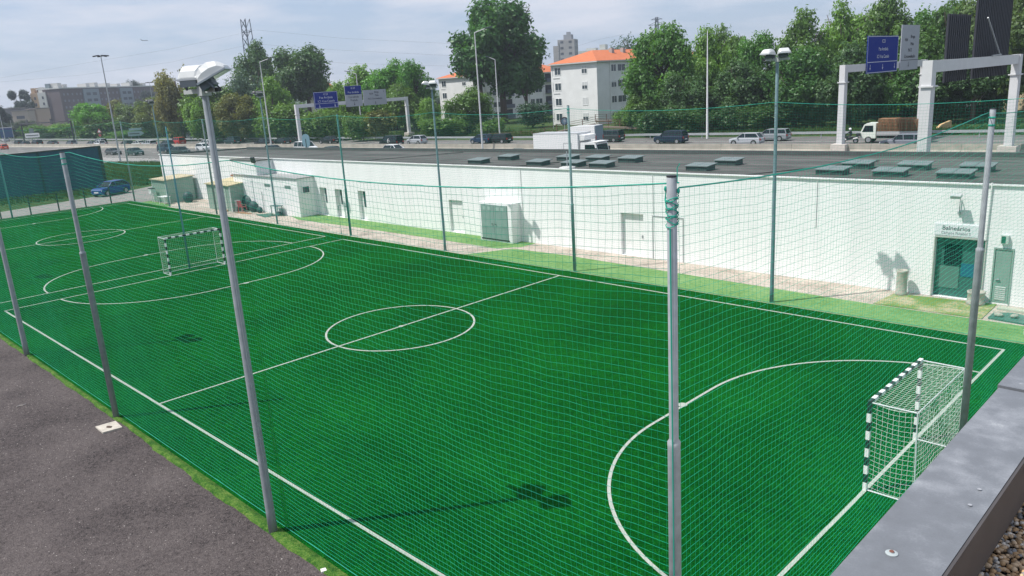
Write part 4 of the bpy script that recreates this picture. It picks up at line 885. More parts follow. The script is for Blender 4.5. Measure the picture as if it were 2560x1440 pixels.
# vans built on the van prototype
x, y = RX(763, 353, 1.9); setcar('van', x, y, WHT, 'white van behind the roof edge below the left gantry leg', name='van', face=1, cat='van')
x, y = RX(447, 334, 1.86); setcar('van', x, y+3, (.62, .66, .64), 'small white van on the grass slope road above the red car', name='van', face=1, cat='van', grp=None)
x, y = RX(976, 338, 1.88); vb = setcar('van', x, y, BLK, 'black van with a white swirl emblem on its side', name='van', face=-1, cat='van')
m = MB()
for k in range(14):
    a0, a1 = R(-70)+k*R(12), R(-70)+(k+1)*R(12); r0, r1 = .40, .40-.12*math.sin(PI*k/14)-.02; r1b = .40-.12*math.sin(PI*(k+1)/14)-.02
    m.add([(-.5+r0*math.cos(a0), .914, 1.0+r0*math.sin(a0)), (-.5+r0*math.cos(a1), .914, 1.0+r0*math.sin(a1)), (-.5+r1b*math.cos(a1), .914, 1.0+r1b*math.sin(a1)), (-.5+r1*math.cos(a0), .914, 1.0+r1*math.sin(a0))], [(0, 1, 2, 3)])
for dx in (0, .16): m.obox((-.62+dx, .914, 1.02), (.03, 0, 0), (.0, .002, 0), (.03, 0, .15))
part('emblem', m, WHITE, vb)
# white box lorry on the near carriageway
LA = (-10.6, 54.6)
t = thing('box_lorry', 'white box lorry with cab to the right passing behind the flat roof', 'lorry', (*LA, 0), MA, 'vehicles on the motorway')
m = MB(); m.box(-4.65, 1.05, -1.2, 1.2, .95, 3.62); part('cargo_box', m, mat('lorry white', (.76, .76, .76), .45, var=.03), t)
m = MB(); m.box(-4.67, 1.07, -1.22, 1.22, 3.62, 3.68); part('roof_trim', m, mat('trim grey', (.45, .46, .47), .5), t)
m = MB(); m.box(-.75, -.71, -1.215, -1.201, 1.0, 2.7); m.box(-.71, .25, -1.215, -1.201, 2.66, 2.7); m.box(.25, .29, -1.215, -1.201, 1.0, 2.7); part('side_door_frame', m, mat('door seam', (.3, .31, .32), .5), t)
m = MB(); m.add([(1.08, -1.05, 3.5), (1.08, 1.05, 3.5), (1.8, 1.0, 3.45), (1.8, -1.0, 3.45), (1.08, -1.0, 2.9), (1.08, 1.0, 2.9), (1.7, 1.0, 2.95), (1.7, -1.0, 2.95)], [(0, 1, 2, 3), (4, 7, 6, 5), (0, 4, 5, 1), (3, 2, 6, 7), (0, 3, 7, 4), (1, 5, 6, 2)]); part('cooling_unit', m, WHITE, t)
m = MB(); m.prism_y([(1.25, .5), (3.35, .5), (3.42, 1.55), (3.12, 2.62), (2.9, 2.72), (1.3, 2.72)], -1.08, 1.08); cab = part('cab', m, MATS['lorry white'], t)
m = MB(); m.add([(3.43, -.98, 1.55), (3.43, .98, 1.55), (3.16, .95, 2.52), (3.16, -.95, 2.52)], [(0, 1, 2, 3)]); part('windscreen', m, GLASS, cab)
for s_ in (-1, 1):
    m = MB(); m.prism_y([(1.75, 1.45), (3.25, 1.45), (2.98, 2.52), (1.85, 2.52)], s_*1.085-.004, s_*1.085+.004); part('side_window', m, GLASS, cab)
    m = MB(); m.box(3.2, 3.3, s_*1.22-.1, s_*1.22+.1, 1.7, 2.2); part('mirror', m, DARK, cab)
m = MB(); m.box(2.3, 3.3, -1.05, 1.05, 2.725, 2.80); part('sun_visor', m, MATS['lorry white'], cab)
m = MB(); m.box(-4.5, 3.2, -.4, .4, .55, .9); part('chassis', m, DARK, t)
for x in (-3.0, 2.4):
    for s_ in (-1, 1): wheel(t, x, s_*.95, .44)
# white delivery van behind the lorry
x, y = RX(1462, 313, 2.85)
t = thing('delivery_van', 'white high delivery van behind the box lorry, grey rear doors to the right', 'van', (x-.6, y, 0), MA+PI, 'vehicles on the motorway')
m = MB(); m.prism_y([(2.9, .45), (2.95, 1.15), (2.1, 1.45), (1.45, 2.2), (1.2, 2.75), (-2.75, 2.85), (-2.85, .45)], -1.0, 1.0); part('body', m, MATS['lorry white'], t)
m = MB(); m.box(-2.875, -2.855, -.95, .95, .5, 2.8); rd_ = part('rear_door', m, mat('blue grey door', (.20, .25, .31), .45), t)
for s_ in (-1, 1):
    m = MB(); m.box(-2.9, -2.86, s_*.85-.08, s_*.85+.08, 1.0, 1.5); part('tail_light', m, REDL, t)
    m = MB(); m.prism_y([(1.9, 1.45), (1.45, 2.1), (.6, 2.1), (.6, 1.45)], s_*1.005-.003, s_*1.005+.003); part('side_window', m, GLASS, t)
    for xx in (-1.9, 1.9): wheel(t, xx, s_*.9, .34)
m = MB(); m.add([(2.11, -.85, 1.47), (2.11, .85, 1.47), (1.47, .85, 2.2), (1.47, -.85, 2.2)], [(0, 1, 2, 3)]); part('windscreen', m, GLASS, t)
# pallet lorry (nose to the left)
x, y = RX(2178, 306, 2.2)
t = thing('pallet_lorry', 'small white flatbed lorry loaded with a high stack of wooden pallets', 'lorry', (x+2.4, 84.3, 0), MA+PI, 'vehicles on the motorway')
m = MB(); m.prism_y([(1.45, .55), (3.05, .55), (3.1, 1.15), (2.72, 2.05), (2.45, 2.2), (1.45, 2.2)], -.95, .95); cab = part('cab', m, mat('cream white', (.72, .76, .68), .4), t)
m = MB(); m.add([(3.105, -.85, 1.18), (3.105, .85, 1.18), (2.76, .8, 2.0), (2.76, -.8, 2.0)], [(0, 1, 2, 3)]); part('windscreen', m, GLASS, cab)
for s_ in (-1, 1):
    m = MB(); m.prism_y([(1.7, 1.25), (2.9, 1.25), (2.6, 1.95), (1.75, 1.95)], s_*.955-.004, s_*.955+.004); part('side_window', m, GLASS, cab)
    m = MB(); m.box(3.06, 3.13, s_*.7-.13, s_*.7+.13, .7, .88); part('headlight', m, LAMPL, cab)
    for xx in (-1.9, 2.2): wheel(t, xx, s_*.85, .38)
m = MB(); m.box(-3.4, 1.35, -1.0, 1.0, .85, .95)
for s_ in (-1, 1): m.box(-3.4, 1.35, s_*1.0-.02, s_*1.0+.02, .951, 1.30)
part('load_bed', m, mat('bed grey', (.42, .42, .42), .5), t)
m = MB(); m.box(-3.3, 2.8, -.35, .35, .5, .8); part('chassis', m, DARK, t)
def pallet(x, z, k):
    m = MB()
    for a in (-.5, -.25, 0, .25, .5): m.box(x-.58, x+.58, a*1.7-.06, a*1.7+.06, z+.115, z+.14)
    for b in (-.52, 0, .52): m.box(x+b-.03, x+b+.03, -.86, .86, z+.02, z+.114)
    for b in (-.5, .5): m.box(x-.58, x+.58, b*1.7-.05, b*1.7+.05, z, z+.019)
    return m
pn = 0
for col in range(4):
    for lv in range(11):
        if col == 3 and lv > 9: continue
        m = pallet(.72-col*1.19, .96+lv*.155, 0); pr = hit
        lx, ly = .72-col*1.19, 0
        side = ['behind the cab', 'second stack from the cab', 'third stack from the cab', 'rearmost stack'][col]
        lv_n = ['bottom', 'second', 'third', 'fourth', 'fifth', 'sixth', 'seventh', 'eighth', 'ninth', 'tenth', 'topmost'][lv]
        o = solo('wooden_pallet', m, WOOD, f'{lv_n} wooden pallet from below on the lorry, {side}', 'pallet', group='pallets on the lorry'); o.matrix_world = t.matrix_world.copy()
        o.location = t.location; o.rotation_euler = t.rotation_euler
# motorcycle and rider (nose to the left)
x, y = RX(2127, 322, 1.62)
MCX, MCY = x, 82.8
t = thing('motorcycle', 'dark scooter with white panels ridden ahead of the pallet lorry', 'motorcycle', (MCX, MCY, 0), MA+PI)
for xx in (-.68, .72):
    e = link('wheel', None, t, (xx, 0, .3)); m = MB(); m.tube([(0, -.06, 0), (0, .06, 0)], .3, 16); link('tyre', m.mesh('tyre', RUBBER), e); m = MB(); m.tube([(0, -.065, 0), (0, .065, 0)], .17, 10); link('rim', m.mesh('rim', CHROME), e)
m = MB(); m.prism_y([(-.95, .62), (-.3, .45), (.35, .32), (.55, .6), (.62, 1.0), (.45, 1.02), (.25, .62), (-.1, .72), (-.9, .82)], -.17, .17); part('body', m, mat('motorcycle black', (.02, .02, .025), .3), t)
m = MB(); m.prism_y([(.2, .35), (.65, .45), (.75, .8), (.5, .7)], -.19, .19); part('fairing', m, WHITE, t); m = MB(); m.prism_y([(-.95, .6), (-.4, .48), (-.45, .62), (-.9, .74)], -.185, .185); part('side_panel', m, WHITE, t)
m = MB(); m.obox((.62, 0, 1.2), (.03, 0, .18), (0, .2, 0), (.01, 0, 0)); part('windscreen', m, GLASS, t)
m = MB(); m.bar((.5, -.35, 1.05), (.5, .35, 1.05), .04); part('handlebar', m, DARK, t)
m = MB(); m.obox((-.95, 0, .98), (.2, 0, 0), (0, .2, 0), (0, 0, .15)); part('top_box', m, DARK, t)
def figure(name, joints, edges, radii, m_, parent, sub=2):
    me = bpy.data.meshes.new(name); me.from_pydata(joints, edges, []); me.materials.append(m_); o = link(name, me, parent)
    md = o.modifiers.new('skin', 'SKIN'); md.use_smooth_shade = True
    for i, r_ in enumerate(radii): me.skin_vertices[0].data[i].radius = (r_, r_); me.skin_vertices[0].data[i].use_root = (i == 0)
    sb = o.modifiers.new('sub', 'SUBSURF'); sb.levels = 1; sb.render_levels = sub
    bpy.context.view_layer.update(); dg = bpy.context.evaluated_depsgraph_get(); nm = bpy.data.meshes.new_from_object(o.evaluated_get(dg)); o.modifiers.clear(); o.data = nm; return o
rid = thing('person', 'rider in dark clothes and white helmet sitting on the scooter', 'person', (MCX, MCY, 0), MA+PI)
J = [(-.18, 0, .86), (-.16, 0, 1.1), (-.10, 0, 1.32), (-.07, 0, 1.42), (-.04, 0, 1.56), (-.08, .19, 1.34), (.14, .27, 1.15), (.42, .27, 1.08), (-.08, -.19, 1.34), (.14, -.27, 1.15), (.42, -.27, 1.08), (-.1, .11, .84), (.28, .19, .80), (.22, .19, .42), (.36, .19, .34), (-.1, -.11, .84), (.28, -.19, .80), (.22, -.19, .42), (.36, -.19, .34)]
Ed = [(0, 1), (1, 2), (2, 3), (3, 4), (2, 5), (5, 6), (6, 7), (2, 8), (8, 9), (9, 10), (0, 11), (11, 12), (12, 13), (13, 14), (0, 15), (15, 16), (16, 17), (17, 18)]
figure('body', J, Ed, [.16, .15, .16, .06, .07, .08, .055, .045, .08, .055, .045, .10, .08, .055, .05, .10, .08, .055, .05], mat('rider clothing', (.03, .032, .04), .8), rid)
m = MB(); m.sphere((-.03, 0, 1.60), .15, 14, 10, (1.05, .9, 1)); hm = part('helmet', m, WHITE, rid, True); m = MB(); m.sphere((.05, 0, 1.58), .10, 10, 8, (1, 1.15, .6)); part('visor', m, GLASS, hm, True)

# ================================================================== GANTRIES AND SIGNS
def leg_mb(x, y, h, wx=.42, wy=.75):
    m = MB(); m.box(x-wx/2, x+wx/2, y-wy/2, y+wy/2, 0, h); return m
def gantry(gx, ya, yb, h, label, th=.75, lw=.75):
    t = thing('sign_gantry', label, 'gantry', (0, 0, 0))
    for y in (ya, yb):
        m = leg_mb(gx, y, h, lw*.75, lw); l = part('leg', m, GANTRY, t)
        m = MB(); m.box(gx-lw*.55, gx+lw*.55, y-lw*.62, y+lw*.62, h-1.75, h-1.65); part('collar', m, GANTRY, l)
        m = MB(); m.box(gx-.75, gx+.75, y-.7, y+.7, 0, .87); part('footing', m, mat('footing concrete', (.55, .50, .45), .85, var=.08), l)
    m = MB(); m.box(gx-.22, gx+.22, ya+lw/2, yb-lw/2, h-th, h-.02); part('beam', m, GANTRY, t)
    return t
def arrow(parent, x, y, z, s, m_, face=1):
    m = MB(); X = x+face*.03
    def q(a, b): return (X, y+a*s, z+b*s)
    m.add([q(-.08, .5), q(.08, .5), q(.08, -.15), q(-.08, -.15)], [(0, 1, 2, 3)]); m.add([q(-.34, -.05), q(-.08, -.15), q(.08, -.15), q(.34, -.05), q(0, -.5)], [(0, 1, 4), (1, 2, 4), (2, 3, 4)])
    part('arrow', m, m_, parent)
def signpanel(parent_name, label, x, y0, y1, z0, z1, m_, rows, split=None, arrows=(), grp=None):
    t = thing(parent_name, label, 'sign', (0, 0, 0), group=grp)
    m = MB(); m.box(x-.08, x, y0, y1, z0, z1); part('panel', m, m_, t)
    m = MB(); e = .05; wcol = SIGNW
    m.box(x, x+.012, y0+e, y1-e, z1-e-.06, z1-e); m.box(x, x+.012, y0+e, y1-e, z0+e, z0+e+.06); m.box(x, x+.012, y0+e, y0+e+.06, z0+e+.06, z1-e-.06); m.box(x, x+.012, y1-e-.06, y1-e, z0+e+.06, z1-e-.06)
    if m_ is BLUES: part('border', m, wcol, t)
    if split is not None: m = MB(); m.box(x, x+.012, y0+.12, y1-.12, split-.03, split+.03); part('divider', m, wcol if m_ is BLUES else SIGNK, t)
    W_ = y1-y0
    for body, fy, z, size, mm, sx_ in rows: text(body, size, t, mm, (x+.02, y0+W_*fy, z), sx=sx_)
    for fy, z, s_, mm in arrows: arrow(t, x, y0+W_*fy, z, s_, mm)
    return t
GX = -82.6
ya = hit(740, 262, 0, GX).y; yb = hit(1015, 243, 0, GX).y
gantry(GX, ya, yb, 7.7, 'left white portal gantry with three signs over the far carriageway', .62, .6)
sx0 = GX+.30
def YZ(u, v, x=sx0): p = hit(u, v, 0, x); return p.y, p.z
a = YZ(783, 231); b = YZ(847, 268); 
y0_, y1_ = a[0], b[0]; z1_ = (YZ(783, 231)[1]+YZ(843, 227)[1])/2; z0_ = (YZ(790, 272)[1]+YZ(847, 268)[1])/2; H_ = z1_-z0_
signpanel('road_sign', 'large blue sign with two arrows at the left of the left gantry', sx0, y0_, y1_, z0_, z1_, BLUES, [('IC23', .5, z0_+H_*.84, H_*.17, SIGNW, 1), ('P.te Arrábida', .5, z0_+H_*.64, H_*.19, SIGNW, .95), ('IC1 V.na Castelo', .5, z0_+H_*.42, H_*.19, SIGNW, .95)], z0_+H_*.29, [(.2, z0_+H_*.14, H_*.20, SIGNW), (.85, z0_+H_*.14, H_*.20, SIGNW)], 'overhead direction signs')
y0_, y1_ = YZ(863, 240)[0], YZ(905, 240)[0]; zm = YZ(884, 236)[1]; zt = YZ(882, 214)[1]; zb = YZ(886, 266)[1]; H_ = zt-zb
t = signpanel('road_sign', 'sign with blue upper half and white lower half on the left gantry', sx0, y0_, y1_, zb, zt, WSIGN, [('IC23', .5, zt-H_*.12, H_*.13, SIGNW, 1), ('P.te Arrábida', .5, zt-H_*.32, H_*.135, SIGNW, .9), ('Carvalhido', .5, zm-H_*.12, H_*.15, SIGNK, .95), ('Prelada', .5, zm-H_*.28, H_*.15, SIGNK, .95)], zm, [(.5, zb+H_*.12, H_*.15, SIGNK)], 'overhead direction signs')
m = MB(); m.box(sx0+.001, sx0+.01, y0_+.05, y1_-.05, zm+.03, zt-.05); part('blue_field', m, BLUES, t)
y0_, y1_ = YZ(909, 245)[0], YZ(966, 245)[0]; zt = YZ(935, 224)[1]; zb = YZ(938, 262)[1]; H_ = zt-zb
signpanel('road_sign', 'white sign with black lettering at the right of the left gantry', sx0, y0_, y1_, zb, zt, WSIGN, [('Braga', .58, zt-H_*.16, H_*.18, SIGNK, .9), ('2', .9, zt-H_*.14, H_*.18, SIGNK, 1), ('N14', .34, zt-H_*.26, H_*.18, SIGNK, .9), ('Maia', .58, zt-H_*.37, H_*.18, SIGNK, .9), ('N12 Circunvalação', .5, zt-H_*.58, H_*.17, SIGNK, .9)], None, [(.5, zb+H_*.15, H_*.18, SIGNK)], 'overhead direction signs')
# right pair of gantries
g1x = 9.0; yn = 73.4; yf = hit(2310, 165, 0, g1x).y
gantry(g1x, yn, yf, 8.7, 'right white portal gantry with the blue and white signs over the far carriageway')
sx0 = g1x+.32; Y2 = lambda u, v: YZ(u, v, sx0)
y0_, y1_ = Y2(2168, 140)[0], Y2(2244, 140)[0]; zt = Y2(2208, 89)[1]; zb = Y2(2200, 182)[1]; H_ = zt-zb
signpanel('road_sign', 'large blue sign with three arrows on the right gantry', sx0, y0_, y1_, zb, zt, BLUES, [('IC23', .5, zt-H_*.15, H_*.13, SIGNW, 1), ('P.te Arrábida', .5, zt-H_*.36, H_*.13, SIGNW, 1.0), ('IC1 V.na Castelo', .5, zt-H_*.56, H_*.13, SIGNW, 1.0)], zb+H_*.30, [(.1, zb+H_*.16, H_*.15, SIGNW), (.5, zb+H_*.16, H_*.15, SIGNW), (.9, zb+H_*.16, H_*.15, SIGNW)], 'overhead direction signs')
y0_, y1_ = Y2(2252, 130)[0], Y2(2296, 130)[0]; zt = Y2(2278, 62)[1]; zb = Y2(2272, 174)[1]; H_ = zt-zb
signpanel('road_sign', 'tall pale white sign beside the blue one on the right gantry', sx0, y0_, y1_, zb, zt, WSIGN, [('Braga', .62, zt-H_*.26, H_*.10, SIGNK, 1.3), ('N14', .27, zt-H_*.33, H_*.10, SIGNK, 1.0), ('Maia', .6, zt-H_*.42, H_*.10, SIGNK, 1.2), ('N12', .5, zt-H_*.56, H_*.11, SIGNK, 1.2), ('Circunvalação', .5, zt-H_*.70, H_*.10, SIGNK, 1.25)], zb+H_*.22, [(.45, zb+H_*.12, H_*.12, SIGNK)], 'overhead direction signs')
g2x = 24.1; yn = hit(2325, 150, 0, g2x).y; yf = hit(2545, 130, 0, g2x).y
gantry(g2x, yn, yf, 8.72, 'nearest white portal gantry at the right, carrying two dark sign backs', .8, .85)
for (u0, u1, vt, vb, lb) in ((2366, 2421, 36, 137, 'smaller dark grey back of a sign on the nearest gantry'), (2436, 2522, -20, 132, 'large dark grey back of a sign cut by the top of the picture')):
    t = thing('road_sign', lb, 'sign', (0, 0, 0), group='sign backs on the near gantry')
    a, b = hit(u0, 100, 0, g2x-.35).y, hit(u1, 100, 0, g2x-.35).y; zt = hit((u0+u1)/2, vt, 0, g2x-.35).z; zb = 7.1
    m = MB(); m.box(g2x-.42, g2x-.34, a, b, zb, zt); part('panel', m, SIGNBACK, t)
    n = max(3, int((b-a)/.45))
    for k in range(n+1): y = a+(b-a)*k/n; m = MB(); m.box(g2x-.338, g2x-.29, y-.035, y+.035, zb, zt+.05); part('rib', m, SIGNBACK, t)
t = thing('access_bracket', 'thin grey brace standing on the beam of the nearest gantry', 'bracket', (0, 0, 0))
a = hit(2492, 130, 0, g2x); b = hit(2470, 44, 0, g2x+.3); m = MB(); m.bar((g2x+.25, a.y, 8.75), (g2x+.3, b.y, b.z), .09); m.bar((g2x+.25, a.y-2.2, 8.74), (g2x+.25, a.y+.3, 8.80), .1); part('brace', m, GALV, t)
# speed limit sign
t = thing('speed_sign', 'round 70 speed limit sign on a post behind the hall roof', 'sign', tuple(Vector((*hit(1411, 303, 1, 72.2).xy, 0))))
zc = hit(1411, 303, 1, 72.2).z
m = MB(); m.tube([(0, 0, 0), (0, 0, zc+.4)], .04, 8); part('post', m, GALV, t)
e = link('disc', None, t, (0, 0, zc)); e.rotation_euler = (PI/2, 0, R(38))
m = MB(); m.lathe([(.56, 0), (.56, .02), (0, .021)], 24); link('rim', m.mesh('rim', mat('dark red rim', (.05, .02, .03), .5)), e)
m = MB(); m.lathe([(.42, .022), (.42, .028), (0, .029)], 24); link('face', m.mesh('face', mat('blue grey face', (.10, .16, .22), .5)), e)
text('70', .48, e, SIGNW, (0, 0, .034), (0, 0, 0))
# back of a board by the left gantry
p = hit(765, 352, 1, 57); t = thing('sign_board_back', 'blue grey rounded back of a road sign in front of the white van', 'sign', (p.x, 57, 0))
m = MB(); zc = p.z; m.prism_y([(1.15*math.cos(a_)*(.92 if abs(math.cos(a_)) < .8 else 1), zc+1.05*math.copysign(abs(math.sin(a_))**.6, math.sin(a_))) for a_ in [2*PI*k/20 for k in range(20)]], -.03, .03); part('panel', m, mat('sign back blue', (.13, .23, .29), .5), t)
m = MB(); m.box(-.07, .07, .031, .12, 0, zc+.7); m.box(-.06, .06, -.09, -.031, 0, zc+.3); part('post', m, DARK, t)

# ================================================================== LAMPS, MASTS, PYLONS
def streetlamp(u, vb, ut, vt, d, armdx, label, r=.10):
    p = ground_at(u, d); top = at(ut, vt, d).z
    t = thing('street_lamp', label, 'street lamp', (p.x, p.y, 0), 0, 'highway street lamps')
    m = MB(); m.tube([(0, 0, 0), (0, 0, top*.5), (0, 0, top)], [r*1.3, r, r*.6], 10); part('pole', m, GANTRY, t)
    a = Vector((_r0.x, _r0.y, 0))*armdx; m = MB(); m.tube([(0, 0, top-.05), (a.x*.7, a.y*.7, top+.45)], [.06, .045], 8); part('arm', m, GANTRY, t)
    m = MB(); dn = a.normalized(); m.obox((a.x*.85, a.y*.85, top+.53), dn*abs(armdx)*.24+Vector((0, 0, .1)), Vector((-dn.y, dn.x, 0))*.17, (0, 0, .06)); part('lamp_head', m, mat('lamp head dark', (.09, .10, .12), .5), t)
    return t
def dep(x, y): return (Vector((x, y, 0))-CAM).dot(_f)
streetlamp(1207, 362, 1198, 85, dep(-38, 68.7), 2.3, 'tall street lamp on the median in front of the big tree, arm to the right')
streetlamp(1250, 333, 1241, 150, dep(-55.3, 87.4), -1.5, 'shorter street lamp behind the tall one, arm to the left')
streetlamp(680, 366, 648, 157, dep(-84, 64.6), 2.5, 'street lamp left of the left gantry, arm to the right')
streetlamp(908, 340, 893, 185, dep(-86, 84), -2.0, 'street lamp rising behind the signs of the left gantry')
p = ground_at(1768, dep(-14.7, 88.3)); m = MB(); m.tube([(0, 0, 0), (0, 0, 14.1)], [.16, .05], 8); solo('white_mast', m, WHITE, 'thin white tapering mast before the big green trees', 'mast', (p.x, p.y, 0))
p = ground_at(1384, 150); m = MB(); m.tube([(0, 0, 0), (0, 0, 7.5)], [.07, .05], 6); solo('thin_post', m, GALV, 'thin pale post at the left corner of the near apartment block', 'post', (p.x, p.y, 0))
def mast(u, vb, vt, d, label, n=6, R_=1.1, r=.16, u2=None):
    p = ground_at(u, d); top = at(u2 or u, vt, d).z
    t = thing('high_mast_lamp', label, 'street lamp', (p.x, p.y, 0), 0, 'high masts with lamp crowns')
    m = MB(); m.tube([(0, 0, 0), (0, 0, top)], [r, r*.45], 8); part('pole', m, GALV, t)
    for k in range(n):
        a_ = 2*PI*k/n; m = MB(); c_, s_ = math.cos(a_), math.sin(a_); m.bar((c_*.1, s_*.1, top-.1), (c_*R_*.6, s_*R_*.6, top), .06); m.obox((c_*R_*.85, s_*R_*.85, top), (c_*.32, s_*.32, -.05), (-s_*.18, c_*.18, 0), (0, 0, .09)); part('lamp_head', m, DARK, t)
mast(301, 402, 144, dep(-104, 41.7), 'tall mast with a crown of six lamps above the dark screen', u2=255)
mast(396, 345, 208, 250, 'farther mast with a lamp crown right of the long apartment block', r=.13, u2=362)
mast(17, 345, 240, 230, 'mast near the left picture edge', 4, .9, .13, u2=0)
for (u, v, d, h, lb) in ((194, 352, 205, 6.5, 'thin post rising by the motorway above the dark screen'), (39, 362, 240, 7.5, 'thin lamp post at the left over the queue of cars')):
    p = ground_at(u, d); m = MB(); m.tube([(0, 0, 0), (0, 0, h)], [.11, .07], 6); solo('thin_post', m, GALVD, lb, 'post', (p.x, p.y, 0))
def pylon(u, vt, d, wb, wt, label, arms):
    p = ground_at(u, d); top = at(u, vt, d).z
    t = thing('power_pylon', label, 'pylon', (p.x, p.y, 0), R(20)); m = MB(); n = 12; th = .007*d/10
    f = lambda z: wb+(wt-wb)*z/top
    for sx_ in (-1, 1):
        for sy_ in (-1, 1): m.bar((sx_*wb, sy_*wb, 0), (sx_*wt, sy_*wt, top), th)
    for i in range(n):
        z0, z1 = top*i/n, top*(i+1)/n; a, b = f(z0), f(z1)
        for (p0, p1) in (((-a, -a), (b, -b)), ((a, -a), (-b, -b)), ((a, -a), (b, b)), ((-a, a), (-b, -b)), ((-a, a), (b, b))): m.bar((*p0, z0), (*p1, z1), th*.7)
    part('lattice', m, mat('pylon steel', (.10, .12, .15), .6), t)
    for z, l in arms:
        m = MB(); m.bar((-l, 0, top*z), (l, 0, top*z), th); m.bar((-l, 0, top*z), (0, 0, top*z+l*.35), th*.6); m.bar((l, 0, top*z), (0, 0, top*z+l*.35), th*.6); part('crossarm', m, MATS['pylon steel'], t)
    return p, top
pp, pt = pylon(650, 52, 270, 1.9, 1.0, 'lattice power pylon rising behind the trees left of centre', ((.72, 2.2), (.88, 2.2)))
pylon(1644, 46, 420, 2.6, .5, 'small distant pylon behind the trees right of the apartment block', ((.90, 4.5), (.97, 3)))
for k, (pts, lb) in enumerate(((((642, 75), (860, 96), (1150, 110)), 'upper overhead line running right from the pylon to the big tree'), (((642, 110), (860, 126), (1150, 140)), 'lower overhead line running right from the pylon to the big tree'), (((636, 76), (430, 122), (200, 160), (0, 195)), 'upper overhead line running left from the pylon'), (((638, 108), (430, 155), (200, 188), (0, 205)), 'lower overhead line running left from the pylon'), (((642, 140), (860, 158), (1150, 166)), 'lowest overhead line on the right of the pylon'), (((1385, 132), (1500, 98), (1560, 86)), 'overhead line passing above the near apartment roof'))):
    m = MB(); q = [at(u, v, 270) for u, v in pts]; full = []
    for a, b in zip(q, q[1:]):
        for i in range(6): full.append(a.lerp(b, i/6))
    full.append(q[-1]); m.tube(full, .022, 4); solo('overhead_cable', m, mat('cable grey', (.16, .17, .19), .6), lb, 'cable', group='high voltage lines in the sky')
# aeroplane
p = at(361, 101, 1500); t = thing('aeroplane', 'small airliner flying in the sky at the upper left', 'aeroplane', tuple(p), math.atan2(_r0.y, _r0.x)+R(8)); am = mat('aeroplane skin', (.32, .35, .42), .4)
m = MB(); m.tube([(-6, 0, .3), (-4, 0, .1), (4.5, 0, 0), (6.2, 0, -.2), (6.9, 0, -.4)], [.25, .75, .8, .6, .1], 8); part('fuselage', m, am, t)
for s_ in (-1, 1):
    m = MB(); m.add([(1.6, 0, -.3), (-.6, 0, -.3), (-3.4, s_*8, .3), (-2.6, s_*8, .3), (1.6, 0, -.15), (-.6, 0, -.15)], [(0, 1, 2, 3), (4, 5, 2, 3), (0, 4, 3), (1, 5, 2)]); part('wing', m, am, t)
m = MB(); m.add([(-3.8, 0, .5), (-6, 0, .5), (-7.2, 0, 3), (-6.3, 0, 3), (-4.9, .12, .6)], [(0, 1, 2, 3), (0, 1, 4)]); part('tail_fin', m, am, t)

# ================================================================== BUILDINGS
def quadwin(m, P, ux, uz, x0, x1, z0, z1, off, nrm):
    a = P+ux*x0+uz*z0+nrm*off; m.add([a, P+ux*x1+uz*z0+nrm*off, P+ux*x1+uz*z1+nrm*off, P+ux*x0+uz*z1+nrm*off], [(0, 1, 2, 3)])
def win_on(parent, P, ux, nrm, x, z, w_, h_, shutter=.0, frame=WHITE, pane=WINM, sub=True, fw=.07):
    uz = Vector((0, 0, 1)); m = MB(); c_ = P+ux*x+uz*z
    for a, b, c0, d in ((-w_/2, w_/2, h_/2-fw, h_/2), (-w_/2, w_/2, -h_/2-.05, -h_/2+fw), (-w_/2, -w_/2+fw, -h_/2+fw, h_/2-fw), (w_/2-fw, w_/2, -h_/2+fw, h_/2-fw), (-fw/2, fw/2, -h_/2+fw, h_/2-fw)):
        m.obox(c_+ux*(a+b)/2+uz*(c0+d)/2+nrm*.03, ux*(b-a)/2, nrm*.03, uz*(d-c0)/2)
    f = part('window', m, frame, parent)
    m = MB(); m.obox(c_-uz*(shutter*h_/2)+nrm*.008, ux*(w_/2-fw), nrm*.006, uz*(h_/2*(1-shutter)-fw/2)); part('pane', m, pane, f)
    if shutter > 0: m = MB(); m.obox(c_+uz*(h_/2-shutter*h_/2)+nrm*.035, ux*(w_/2-fw*.5), nrm*.012, uz*(shutter*h_/2)); part('shutter', m, mat('roller shutter', (.55, .56, .56), .6), f)
    return f
def hiproof(m, x0, x1, y0, y1, z, rise, ov=.5):
    x0 -= ov; x1 += ov; y0 -= ov; y1 += ov; xm = (x0+x1)/2; q = (x1-x0)/2*.95
    vs = [(x0, y0, z), (x1, y0, z), (x1, y1, z), (x0, y1, z), (xm, y0+q, z+rise), (xm, y1-q, z+rise)]
    m.add(vs, [(0, 1, 4), (1, 2, 5, 4), (2, 3, 5), (3, 0, 4, 5), (3, 2, 1, 0)])
